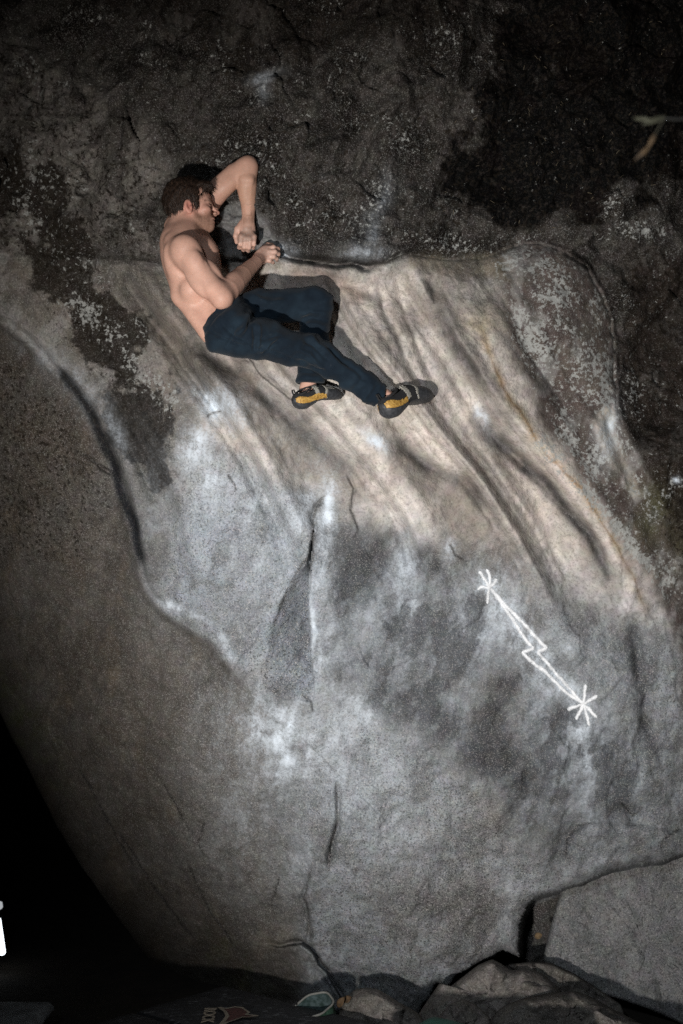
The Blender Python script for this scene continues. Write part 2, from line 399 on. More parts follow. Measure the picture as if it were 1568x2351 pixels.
gverts = GP.reshape(-1, 3)

# ---- what grows and clings on the face, and some painted shade: albedo and masks
um, vm = EU * .0019, GV * .0019
WU = EU + 26 * fbm(um * 5, vm * 5, 4, 91); WV = GV + 26 * fbm(um * 5 + 3, vm * 5 + 7, 4, 92)
psi = bilin(_PSI, EU, GV)
streak = noise2(psi * 9, vm * .8, 23) * .6 + noise2(psi * 24, vm * 1.7, 24) * .4
fine = fbm(um * 12, vm * 12, 4, 95)
mott = fbm(um * 3.2, vm * 3.2, 4, 97)
drip = fbm(um * 9 - vm * 2.2 + .5 * fine, vm * 2.6, 4, 98)
def zone(pts, soft): return sstep(-soft, soft, poly_sd(WU, WV, pts))
def line(pts, wd, taper=8):
    x = WU * .5 + EU * .5; y = WV * .5 + GV * .5; out = np.zeros(x.shape); m = near(x, y, pts, 2.8 * wd)
    d, _, t = poly_dist(x[m], y[m], pts)
    out[m] = np.exp(-(d / wd) ** 2) * np.clip(np.minimum(t, 1 - t) * taper, 0, 1); return out
def blob(cu, cv, ru, rv, ang=0, p=2):
    c, s = math.cos(R(ang)), math.sin(R(ang)); out = np.zeros(WU.shape); m = near(WU, WV, [(cu, cv)], 2.6 * max(ru, rv)); x = WU[m] - cu; y = WV[m] - cv
    a = (x * c + y * s) / ru; b = (-x * s + y * c) / rv
    out[m] = np.exp(-(a * a + b * b) ** (p / 2)); return out
def lay(C, f, col): return C * (1 - f[..., None]) + np.array(col) * f[..., None]

slab = sstep(-8, 8, poly_sd(EU, GV, SLAB))
C = np.zeros(GU.shape + (3,)) + np.array([.27, .255, .235])
lich = np.zeros(GU.shape); dark = np.zeros(GU.shape); pepper = np.full(GU.shape, .55); chalk = np.zeros(GU.shape)
# lower slab: cream runnels, grey granite, brown flank
cream = zone([(430, 640), (560, 605), (900, 625), (1010, 625), (1150, 800), (1300, 1000), (1430, 1180), (1540, 1420), (1430, 1450), (1290, 1330), (1180, 1260), (1000, 1240), (860, 1240), (790, 1150), (600, 1090), (480, 1000), (400, 900), (330, 740)], 62)
C = lay(C, cream * .95, (.56, .505, .455))
C = lay(C, cream * sstep(.05, .55, streak) * .40, (.30, .262, .232))
C = lay(C, cream * sstep(.12, .5, mott) * .35, (.36, .30, .26))
pepper -= .25 * cream
tanband = zone([(300, 720), (420, 760), (560, 850), (700, 960), (800, 1060), (880, 1160), (780, 1130), (640, 1060), (560, 970), (420, 870), (300, 800)], 26)
C = lay(C, tanband * .85, (.215, .19, .16)); C = lay(C, tanband * sstep(0, .4, streak) * .5, (.12, .10, .085))
tan2 = zone([(880, 985), (960, 1020), (1060, 1100), (1150, 1190), (1100, 1230), (1000, 1150), (900, 1080)], 30)
C = lay(C, tan2 * .8, (.20, .175, .15))
gtri = zone([(430, 1010), (500, 1030), (600, 1090), (720, 1140), (770, 1220), (740, 1400), (720, 1600), (600, 1600), (540, 1530), (430, 1430), (370, 1390), (400, 1200)], 30)
C = lay(C, gtri * .9, (.265, .272, .28)); pepper += .45 * gtri
greyz = zone([(770, 1225), (900, 1240), (1040, 1285), (1110, 1330), (1230, 1480), (1330, 1620), (1460, 1700), (1480, 1860), (1300, 1900), (1180, 1900), (1080, 1760), (940, 1660), (830, 1620), (740, 1560), (740, 1400)], 40)
C = lay(C, greyz * .9, (.115, .113, .112)); C = lay(C, greyz * sstep(-.05, .4, drip) * .6, (.22, .216, .212)); C = lay(C, greyz * sstep(.05, .4, -mott) * .6, (.065, .062, .060))
C = lay(C, zone([(775, 1205), (850, 1225), (880, 1290), (850, 1390), (790, 1400), (765, 1300)], 20) * .6, (.10, .10, .10))
brz = zone([(1010, 1150), (1180, 1230), (1260, 1360), (1240, 1480), (1150, 1420), (1080, 1310), (1000, 1250)], 34)
C = lay(C, brz * .7, (.20, .165, .135)); C = lay(C, brz * sstep(.0, .4, fine) * .5, (.34, .30, .27))
low = zone([(700, 1640), (830, 1640), (960, 1720), (1080, 1820), (1180, 1930), (1260, 2040), (1190, 2200), (960, 2340), (780, 2300), (700, 2150), (690, 1900)], 45)
C = lay(C, low * .9, (.265, .262, .256)); pepper += .45 * low
C = lay(C, blob(1060, 2080, 160, 120, 20) * .75, (.20, .17, .145)); C = lay(C, blob(970, 2060, 70, 60) * .5, (.16, .14, .12))
C = lay(C, blob(1000, 1900, 140, 60, -25) * .4, (.36, .34, .31))
rlow = zone([(1230, 1400), (1420, 1420), (1568, 1500), (1700, 1800), (1600, 1960), (1330, 2020), (1200, 2000), (1400, 1850), (1440, 1650), (1330, 1560)], 40)
C = lay(C, rlow * .75, (.175, .174, .170)); pepper += .2 * rlow
dl_, sl_, tl_ = poly_dist(EU + 6 * fine, GV + 6 * fine, CR_LEFT)
flank = np.where((sl_ > 0) & (tl_ < .995), sstep(-6, 22, dl_), 0) * sstep(520, 760, GV + .35 * EU)
lflank = zone([(-900, 1500), (340, 1370), (420, 1440), (560, 1570), (600, 1700), (640, 2000), (700, 2340), (-900, 3000)], 40)
flank = np.maximum(flank, lflank)
C = lay(C, flank * .95, (.062, .052, .041)); C = lay(C, flank * sstep(-.05, .35, fine) * .40, (.098, .086, .071)); C = lay(C, flank * sstep(.1, .4, mott) * .55, (.040, .030, .021))
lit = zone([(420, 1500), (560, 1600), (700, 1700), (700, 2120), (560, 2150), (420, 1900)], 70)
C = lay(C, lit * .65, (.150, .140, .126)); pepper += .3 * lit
C = lay(C, flank * zone([(-100, 700), (250, 1100), (300, 1500), (250, 1800), (-100, 1700)], 60) * sstep(-.1, .3, fine) * .4, (.10, .083, .064))
C = lay(C, blob(640, 2150, 60, 60, 0) * .5, (.2, .17, .13))
moss = zone([(-20, 1500), (60, 1560), (160, 1800), (90, 1800), (-60, 1600)], 30) * .7 + zone([(480, 2120), (560, 2180), (620, 2280), (540, 2280), (460, 2200)], 22) * .6
C = lay(C, np.clip(moss * sstep(-.25, .25, fine), 0, 1), (.075, .085, .035))
C = lay(C, sstep(.25, .6, noise2(um * 9, vm * 3.0, 111) + .3 * fine) * flank * .18, (.15, .10, .05))
# streaks on the slab, and the painted shade of the left slot
for c, wd, a in (([(1085, 940), (1130, 1000), (1250, 1108), (1350, 1228), (1405, 1335)], 17, .85), ([(1448, 1415), (1462, 1500), (1476, 1600), (1492, 1710), (1495, 1760)], 17, .8),
                 ([(900, 1005), (960, 1058), (1020, 1092), (1090, 1130), (1130, 1180)], 15, .65), ([(985, 630), (1000, 700), (1045, 792), (1120, 880)], 20, .7),
                 ([(1000, 640), (1060, 760), (1130, 880), (1180, 1000)], 26, .35), ([(760, 680), (800, 760), (840, 850)], 30, .45), ([(620, 830), (700, 860), (760, 880)], 20, .35),
                 ([(140, 850), (200, 925), (255, 1040), (292, 1150), (312, 1225), (330, 1320)], 14, .8), ([(1180, 1690), (1165, 1730), (1215, 1790), (1240, 1860)], 26, .7),
                 ([(1330, 1900), (1300, 1960)], 16, .6), ([(770, 1880), (772, 1930), (758, 1990)], 8, .6), ([(1140, 1600), (1110, 1700), (1090, 1800)], 30, .3),
                 ([(330, 745), (450, 805), (560, 876), (650, 948), (760, 1050), (850, 1110)], 15, .55), ([(420, 700), (520, 800), (590, 850)], 12, .3)):
    C = lay(C, line(c, wd) * a * (slab * .9 + .1), (.062, .06, .06))
for c, wd in (([(640, 640), (700, 660), (770, 690)], 16), ([(850, 640), (900, 760), (950, 880)], 14), ([(560, 850), (680, 940), (800, 1050), (930, 1130)], 20), ([(920, 660), (975, 790), (1010, 880)], 12)):
    C = lay(C, line(c, wd) * .55 * slab, (.50, .46, .43))
C = lay(C, line([(660, 630), (760, 640), (850, 700)], 22) * .5 * slab, (.34, .22, .17))
C = lay(C, line([(440, 700), (520, 790), (620, 860), (700, 900)], 10) * .45, (.55, .53, .52))
ochre = line([(1040, 715), (1108, 760), (1140, 860), (1200, 960), (1260, 1050), (1340, 1130), (1420, 1260), (1480, 1400), (1490, 1460)], 11)
C = lay(C, ochre * .6 * sstep(-.4, .2, fine), (.31, .205, .085)); C = lay(C, blob(1110, 740, 55, 40) * .35 * slab, (.40, .30, .15))
thin = line([(1108, 760), (1140, 860), (1200, 960), (1262, 1052), (1340, 1130), (1420, 1260), (1482, 1400), (1488, 1450)], 3.2)
C = lay(C, thin * .6, (.16, .09, .035))
C = lay(C, blob(600, 1545, 26, 40) * .3 + blob(1130, 1880, 30, 30) * .25, (.38, .28, .17))
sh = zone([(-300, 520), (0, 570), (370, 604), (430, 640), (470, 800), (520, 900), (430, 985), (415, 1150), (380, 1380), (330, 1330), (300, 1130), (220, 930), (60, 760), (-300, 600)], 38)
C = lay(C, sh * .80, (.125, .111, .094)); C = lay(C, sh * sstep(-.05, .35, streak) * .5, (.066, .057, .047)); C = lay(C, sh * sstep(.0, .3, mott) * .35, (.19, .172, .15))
# lichen-dark wall above the ledge, nose and right flank
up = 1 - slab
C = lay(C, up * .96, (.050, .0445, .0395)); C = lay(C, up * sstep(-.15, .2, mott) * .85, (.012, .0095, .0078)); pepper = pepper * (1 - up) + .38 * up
ul = zone([(-900, -100), (60, 90), (200, 190), (330, 300), (390, 420), (400, 520), (380, 640), (200, 620), (-900, 640)], 55)
C = lay(C, ul * up * .88, (.225, .207, .185)); C = lay(C, ul * up * sstep(.05, .35, -fine) * .45, (.15, .135, .12))
C = lay(C, blob(290, 380, 90, 60) * up * .5 + blob(160, 260, 60, 60) * up * .3, (.30, .275, .25))
C = lay(C, sstep(-4, 12, poly_sd(WU * .3 + EU * .7, WV * .3 + GV * .7, PATCH)) * .9, (.29, .285, .28))
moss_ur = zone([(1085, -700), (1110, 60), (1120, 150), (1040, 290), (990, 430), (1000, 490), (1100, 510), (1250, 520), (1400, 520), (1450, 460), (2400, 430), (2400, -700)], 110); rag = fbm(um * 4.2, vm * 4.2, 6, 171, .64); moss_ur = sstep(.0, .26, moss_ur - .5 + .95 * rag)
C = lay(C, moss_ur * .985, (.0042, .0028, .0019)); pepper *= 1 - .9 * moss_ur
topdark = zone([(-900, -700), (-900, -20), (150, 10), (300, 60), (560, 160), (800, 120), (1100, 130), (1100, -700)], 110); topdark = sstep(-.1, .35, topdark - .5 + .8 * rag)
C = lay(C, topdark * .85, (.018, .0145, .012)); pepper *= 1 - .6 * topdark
rflank = sstep(-24, 24, -poly_sd(WU, WV, [(-900, -900), (1130, -900), (1130, 560), (1140, 660), (1180, 830), (1230, 960), (1330, 1090), (1440, 1240), (1540, 1420), (1580, 1700), (1560, 3300), (-900, 3300)])) * sstep(-30, 20, poly_sd(EU, GV, SLAB)) 
C = lay(C, rflank * .95, (.066, .050, .044)); pepper *= 1 - .4 * rflank
far = sstep(1400, 1470, WU - .28 * np.maximum(WV - 900, 0)) * sstep(540, 620, WV)
C = lay(C, far * .9, (.034, .025, .020)); pepper *= 1 - .5 * far
topnose = zone([(900, 615), (940, 592), (1150, 575), (1200, 558), (1160, 640), (1100, 650), (1000, 628)], 14)
C = lay(C, topnose * .85, (.135, .115, .085))
C = lay(C, blob(1500, 1180, 40, 70, 20) * .6 + blob(1560, 1270, 40, 60) * .4, (.07, .075, .03))
scar = zone([(1385, 930), (1408, 925), (1412, 990), (1440, 1070), (1478, 1140), (1462, 1150), (1410, 1075), (1375, 1020), (1362, 970)], 9)
C = lay(C, scar * .9, (.40, .36, .31))
# lichens
lich = np.maximum(lich, rflank * (.45 + .35 * sstep(-.3, .3, mott)) * (1 - far * .6))
lich = np.maximum(lich, line([(1225, 590), (1310, 690), (1350, 800), (1390, 930)], 75, 40) * .74 * slab)
lich = np.maximum(lich, line([(1200, 960), (1300, 1080), (1430, 1220), (1560, 1400)], 26) * .85)
lich = np.maximum(lich, blob(1480, 530, 90, 40, 0) * .7); lich = np.maximum(lich, up * np.clip(.30 + .60 * mott + .3 * fine, .03, .8) * (1 - moss_ur * .55) * (1 - topdark * .3))
lich = np.maximum(lich, blob(860, 470, 60, 130, 25) * .55 * up)
for c, wd, a in (([(20, 330), (80, 480), (170, 600), (250, 720)], 70, .5), ([(130, 640), (240, 760), (330, 860), (430, 960)], 45, .72), ([(300, 720), (340, 790)], 25, .6)):
    lich = np.maximum(lich, line(c, wd) * a)
blk = np.maximum(line([(-60, 330), (30, 440), (120, 560), (200, 700), (280, 860), (330, 980), (365, 1110)], 88, 12), line([(250, 830), (310, 930), (345, 1020), (372, 1150)], 38, 10))
bn = fbm(um * 5.5 + .3 * fine, vm * 4.5, 5, 151, .62)
bm_ = sstep(.0, .20, blk - .50 + 1.45 * bn) * sstep(.05, .22, blk); pepper *= 1 - .6 * bm_
dark = np.maximum(dark, np.clip(blk * .62 + .2 * bn, 0, .72) * sstep(.04, .3, blk))
dark = np.maximum(dark, ul * up * .50); dark = np.maximum(dark, up * .42 * (1 - ul)); dark = np.maximum(dark, flank * zone([(-100, 720), (150, 900), (280, 1150), (200, 1300), (-100, 1300)], 50) * .5)
dark = np.maximum(dark, far * .55)
dark *= 1 - sstep(-4, 12, poly_sd(EU, GV, PATCH)) * .95
lich *= 1 - sstep(-4, 12, poly_sd(EU, GV, PATCH))
flow = noise2(psi * 4.2 + .35 * fine, vm * .7, 131) * .7 + noise2(psi * 11 + .3 * fine, vm * 1.6, 132) * .3 + noise2(psi * 34 + .6 * fine, vm * 6, 133) * .16
vert = noise2(um * 16 + vm * 3 + .4 * fine, vm * 3.2, 134) * .5 + noise2(um * 48 + vm * 8, vm * 9, 135) * .5
# chalk dust
for cu, cv, ru, rv, an, a in ((505, 935, 42, 30, 30, .95), (530, 965, 32, 30, 0, .6), (452, 1030, 34, 48, 20, .8), (475, 1080, 34, 60, 0, .7), (560, 1160, 130, 90, 15, .42), (690, 1135, 30, 16, 20, .8),
                              (690, 1180, 26, 60, 5, .65), (752, 1190, 20, 70, 0, .95), (745, 1280, 22, 70, 0, .7), (600, 1290, 110, 110, 0, .25), (400, 1388, 26, 8, 30, .75), (450, 1414, 34, 9, 20, .6), (505, 1466, 30, 10, 45, .65), (530, 1506, 22, 9, 60, .6),
                              (640, 1690, 60, 62, 0, .82), (655, 1745, 62, 55, 0, .75), (590, 1620, 30, 40, 0, .4), (640, 1600, 40, 30, 0, .4), (700, 1600, 30, 20, 0, .6), (720, 1420, 7, 90, 0, .7), (745, 1500, 22, 110, 0, .45), (560, 1880, 60, 110, 0, .28), (690, 1980, 40, 60, 0, .3),
                              (780, 1680, 50, 70, 0, .55), (830, 1640, 40, 50, 30, .5), (790, 1780, 60, 60, 0, .45), (800, 1840, 80, 60, 0, .35), (900, 1900, 70, 80, 0, .25), (930, 1330, 24, 95, 4, .55), (935, 1450, 26, 90, 0, .4), (860, 1430, 50, 60, 0, .3), (1030, 1260, 14, 26, -20, .6), (1060, 1540, 26, 60, -15, .32),
                              (1100, 1440, 50, 60, 20, .5), (1150, 1420, 55, 50, 20, .6), (1130, 1350, 36, 34, 0, .7), (1150, 1330, 22, 20, 0, .6), (1240, 1570, 60, 30, 45, .4), (1300, 1600, 60, 30, 45, .45), (1340, 1660, 40, 60, 0, .55), (1352, 1750, 13, 110, -3, .50), (1345, 1670, 30, 40, 0, .55), (1290, 1480, 30, 22, 45, .45), (1190, 1480, 30, 60, -30, .4),
                              (975, 1640, 18, 70, 0, .35), (1010, 1560, 22, 40, 0, .3), (858, 1010, 24, 9, 35, .9), (1107, 972, 9, 26, -22, .9), (1395, 985, 12, 40, 12, .6), (1388, 1005, 14, 16, 0, .5), (1564, 1096, 6, 4, 30, .9), (610, 1250, 150, 190, 0, .34), (650, 1700, 105, 120, 0, .55), (740, 1590, 70, 140, 0, .38), (930, 1400, 34, 150, 3, .42), (1140, 1400, 90, 75, 25, .42), (1335, 1690, 60, 120, 0, .38), (850, 1750, 90, 90, 0, .26), (620, 1950, 90, 110, 0, .18), (1030, 1500, 34, 110, 0, .20), (450, 1180, 60, 120, 0, .25), (635, 575, 16, 14, 0, .7), (655, 585, 20, 10, 0, .55),
                              (850, 545, 10, 26, 25, .38), (830, 585, 34, 16, 0, .45), (870, 470, 12, 45, 25, .22), (610, 175, 18, 7, -8, .5), (605, 200, 8, 20, 0, .3), (435, 700, 10, 14, 40, .5), (100, 820, 60, 16, 42, .35), (190, 900, 60, 18, 55, .45), (265, 990, 60, 16, 65, .35), (1460, 1570, 12, 16, 0, .4), (1480, 1470, 20, 40, 0, .2), (1160, 2080, 12, 60, 0, .3), (1440, 2000, 60, 6, -14, .3)):
    chalk = np.maximum(chalk, blob(cu, cv, ru * 1.4, rv * 1.4, an, 1.6) * a)
chalk = np.maximum(chalk, greyz * .16 * sstep(-.05, .5, drip + .5 * mott))
d, s_, t = poly_dist(EU, GV, [(1123, 1340), (1210, 1470), (1260, 1540), (1338, 1620)]); chalk = np.maximum(chalk, .72 * np.exp(-(d / 30) ** 2)); chalk = np.maximum(chalk, .30 * np.exp(-(d / 80) ** 2) * np.where(s_ > 0, 1, .35))
f = sstep(-3, 5, poly_sd(EU + 5 * fine, GV + 5 * fine, FACET)); chalk *= 1 - .8 * f; C = lay(C, f * np.clip(.52 + .9 * mott + .5 * vert, .08, .8) * (1 - .75 * sstep(1420, 1600, GV + 30 * fine)), (.085, .085, .088))  # shade of the flake facet laid into the colour as darker grey
slot = line([(120, 835), (150, 868), (203, 935), (250, 1045), (290, 1150), (311, 1222), (326, 1310)], 11, 14); chalk *= 1 - slot
vs_ = noise2(um * 42 + vm * 7, vm * 8, 141) * .6 + noise2(um * 14 + vm * 2.5, vm * 3.4, 142) * .6
chalk *= 1.08 * np.clip(.85 + .48 * vs_ + .35 * fine, .15, 1.25)
wf = cream * .9 + tanband * .6 + .2; C *= np.clip(1 + .50 * flow * wf * slab + .55 * vert * (greyz + .45 * gtri + .5 * low + .6 * rlow + .35 * flank), .35, 1.7)[..., None]
for c, wd, a in (([(1085, 940), (1130, 1000), (1250, 1108), (1350, 1228), (1405, 1335), (1425, 1400)], 15, .72), ([(1445, 1400), (1462, 1500), (1476, 1600), (1492, 1710), (1497, 1780)], 16, .75), ([(900, 1005), (960, 1058), (1020, 1092), (1090, 1130), (1130, 1180)], 15, .5), ([(330, 745), (450, 805), (560, 876), (650, 948), (760, 1050), (850, 1110)], 14, .5), ([(985, 630), (1000, 700), (1045, 792), (1120, 880)], 15, .55)):
    k_ = line(c, wd) * np.clip(.75 + .9 * fine + .5 * vert, .1, 1.2); C = lay(C, np.clip(k_ * a, 0, 1), (.050, .048, .047)); chalk *= 1 - np.clip(k_ * a, 0, 1)
st1 = fbm(um * 3.3 + vm * .8, vm * 2.6, 6, 161, .62); st2 = fbm(um * 5.2 + vm * 1.5 + 9, vm * 3.4, 6, 162, .62); st3 = fbm(um * 2.1 + 4, vm * 2.0, 6, 163, .62)
wl = slab * (1 - .72 * cream)
C = lay(C, wl * sstep(.06, .17, st1) * .50, (.085, .078, .070)); C = lay(C, wl * (1 - .9 * flank) * sstep(.08, .18, st2) * .42, (.30, .292, .28)); C = lay(C, wl * sstep(.10, .22, st3) * .40, (.12, .10, .082))
C = lay(C, slab * cream * sstep(.12, .24, st1) * .40, (.30, .25, .215)); C = lay(C, greyz * sstep(.03, .14, -st2) * .70, (.048, .047, .047)); chalk *= 1 - .6 * greyz * sstep(.03, .14, -st2); dp_ = np.clip(blob(1190, 1740, 55, 85, -15) + blob(1300, 1940, 40, 50) + blob(830, 1270, 60, 70) + blob(1140, 1600, 50, 60) * .6 + blob(700, 1830, 60, 50) * .6 + blob(990, 2080, 80, 70) * .5 + blob(1000, 1700, 40, 70) * .4, 0, 1) * np.clip(.7 + 1.2 * fine + .8 * vert, .1, 1.3); C = lay(C, np.clip(dp_, 0, 1) * .75, (.050, .048, .047)); chalk *= 1 - .6 * np.clip(dp_, 0, 1); C = lay(C, flank * sstep(.04, .16, -st1) * .45, (.045, .035, .026)); C = lay(C, flank * sstep(.1, .3, st2) * .12, (.10, .09, .078))
C = lay(C, up * (1 - moss_ur) * sstep(.06, .2, st2) * .5, (.11, .10, .09)); C = lay(C, up * sstep(.04, .16, st1) * .55, (.011, .009, .0075))
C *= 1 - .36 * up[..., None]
C *= np.clip(1 + .30 * fbm(um * 22, vm * 22, 4, 121) + .30 * mott, .4, 1.7)[..., None]
for c in ([(746, 1138), (723, 1165), (717, 1190), (722, 1214), (716, 1262), (711, 1330)], [(722, 1214), (702, 1288), (668, 1345)], [(668, 1345), (640, 1398), (630, 1440)], [(776, 1790), (777, 1840), (776, 1895), (764, 1940), (757, 1990), (752, 2006)], [(776, 1885), (770, 1925), (759, 1988)],
          [(716, 1985), (702, 2038), (692, 2060), (704, 2095), (711, 2130), (704, 2165)], FLAKE[1:], [(795, 1085), (815, 1120), (806, 1170), (822, 1215), (815, 1240)], [(690, 1590), (715, 1610), (722, 1640)], [(548, 800), (600, 862), (655, 905), (705, 945)], [(475, 960), (492, 948), (512, 942)],
          [(520, 1085), (535, 1110), (540, 1125)], [(1030, 1245), (1046, 1275), (1068, 1292)], [(190, 1040), (225, 1068), (262, 1092)], [(372, 1790), (392, 1840), (420, 1880), (435, 1905)], [(470, 1880), (455, 1930), (475, 1960)], [(640, 2010), (632, 2050), (622, 2070)], [(590, 598), (500, 603), (400, 604), (300, 603)], [(640, 590), (700, 598), (790, 609), (860, 612)],
          [(1300, 1975), (1300, 1930), (1325, 1898), (1370, 1884)], [(1420, 1838), (1448, 1876), (1472, 1852)], [(1560, 1900), (1530, 1925), (1520, 1950)], [(270, 1900), (330, 2000), (390, 2080), (450, 2160)], [(180, 1760), (260, 1900), (310, 2000)], [(430, 1980), (470, 2080), (540, 2180)]):
    C = lay(C, line(c, 2.6, 12) * .85, (.020, .018, .017)); chalk *= 1 - .8 * line(c, 3.0, 12)
C = lay(C, slab * sstep(.16, .42, fbm(um * 8 + 3, vm * 8, 4, 136)) * (1 - cream * .55) * .45, (.075, .066, .058))

und = sstep(4, 16, poly_sd(EU, GV, UNDER)); C = lay(C, und * .9, (.040, .033, .026)); chalk *= 1 - und  # shade of the undercut recess painted in as dark brown
C = lay(C, bm_ * .93, (.017, .0135, .0105))
C = lay(C, np.clip(slot * 1.5, 0, 1) * .95, (.013, .0135, .015)); dark *= 1 - slot; pepper *= 1 - .8 * slot; lich *= 1 - slot  # slot's shade painted on, as the lamps reach into the groove
cool = (slab * sstep(1080, 1330, GV - .25 * EU + 200) * (1 - .85 * flank) * (1 - .8 * rflank))[..., None]; C *= 1 + cool * (np.array([.90, .985, 1.09]) - 1)
# ---- rock material
def rock_material(name, plain=None):
    n = NB(name); o = n.obj()
    if plain is None:
        col = n.attr('stone', 'Color'); a_l, a_d, a_p, a_c = n.attr('lichen'), n.attr('black'), n.attr('pepper'), n.attr('chalk')
    else:
        f0 = n.noise(o, 4.5, 5, .6); col = n.mix(n.ramp(f0, .32, .68), plain[0], plain[1]); a_l, a_d, a_p, a_c = plain[2], plain[3], plain[4], 0.0
    g1 = n.noise(o, 104, 4, .75); g2 = n.noise(o, 175, 3, .7); g3 = n.noise(o, 48, 3, .6)
    col = n.mix(n.math('MULTIPLY', n.ramp(g1, .515, .60), n.math('MULTIPLY', a_p, .88)), col, (.03, .029, .028))
    col = n.mix(n.math('MULTIPLY', n.ramp(g2, .53, .63), n.math('MULTIPLY', a_p, .60)), col, (.55, .53, .50))
    col = n.mix(n.math('MULTIPLY', n.ramp(g3, .52, .68), .30), col, (.06, .05, .043))
    warm = n.noise(o, 17, 4, .6, 'Color'); col = n.mix(.10, col, warm, 'OVERLAY')
    # black crust lichen: patches with ragged rims
    e = n.noise(o, 46, 5, .72); thr = n.math('SUBTRACT', .70, n.math('MULTIPLY', a_d, .30))
    kd = n.ramp(n.math('SUBTRACT', e, thr), -.05, .07)
    col = n.mix(n.math('MULTIPLY', kd, .93), col, n.mix(g3, (.006, .005, .004), (.030, .024, .018)))
    # pale grey-green lichen specks
    e2 = n.noise(o, 52, 4, .70); e3 = n.noise(o, 9, 3, .6)
    thr2 = n.math('SUBTRACT', .73, n.math('MULTIPLY', n.math('MULTIPLY', a_l, n.ramp(e3, .30, .62, .5, 1.2)), .31))
    kl = n.ramp(n.math('SUBTRACT', e2, thr2), -.03, .07)
    lc = n.mix(n.noise(o, 140, 2), (.20, .20, .185), (.46, .47, .45))
    col = n.mix(n.math('MULTIPLY', kl, .85), col, lc)
    # chalk, thinner in the pits
    pit = n.noise(o, 80, 4, .78); pit2 = n.noise(o, 14, 4, .6)
    cf = n.math('MULTIPLY', a_c, n.ramp(pit2, .25, .65, .55, 1.25)); cf = n.math('MULTIPLY', cf, n.ramp(n.math('SUBTRACT', pit, n.math('MULTIPLY', cf, .20)), .30, .56, 1.0, .38), clamp=True)
    col = n.mix(cf, col, (.67, .735, .80))
    h = n.math('ADD', n.math('MULTIPLY', n.noise(o, 150, 1, .7), .5), n.noise(o, 40, 2, .6)); 
    nb = n.bump(h, .75, .006)
    return n.done(col, n.ramp(g3, .3, .7, .72, .95), nb, Specular_IOR_Level=0.0)
M_ROCK = rock_material('granite_face')
boulder = empty('boulder', (0, 5.3, 0))
tag(boulder, 'huge overhanging granite boulder, cream and grey below a lichen-black upper wall', 'boulder')
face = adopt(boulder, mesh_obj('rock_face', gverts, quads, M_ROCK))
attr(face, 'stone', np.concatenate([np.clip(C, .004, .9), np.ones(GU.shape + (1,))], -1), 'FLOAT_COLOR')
for nm, a in (('lichen', lich), ('black', dark), ('pepper', np.clip(pepper, 0, 1)), ('chalk', np.clip(chalk, 0, 1))): attr(face, nm, a)
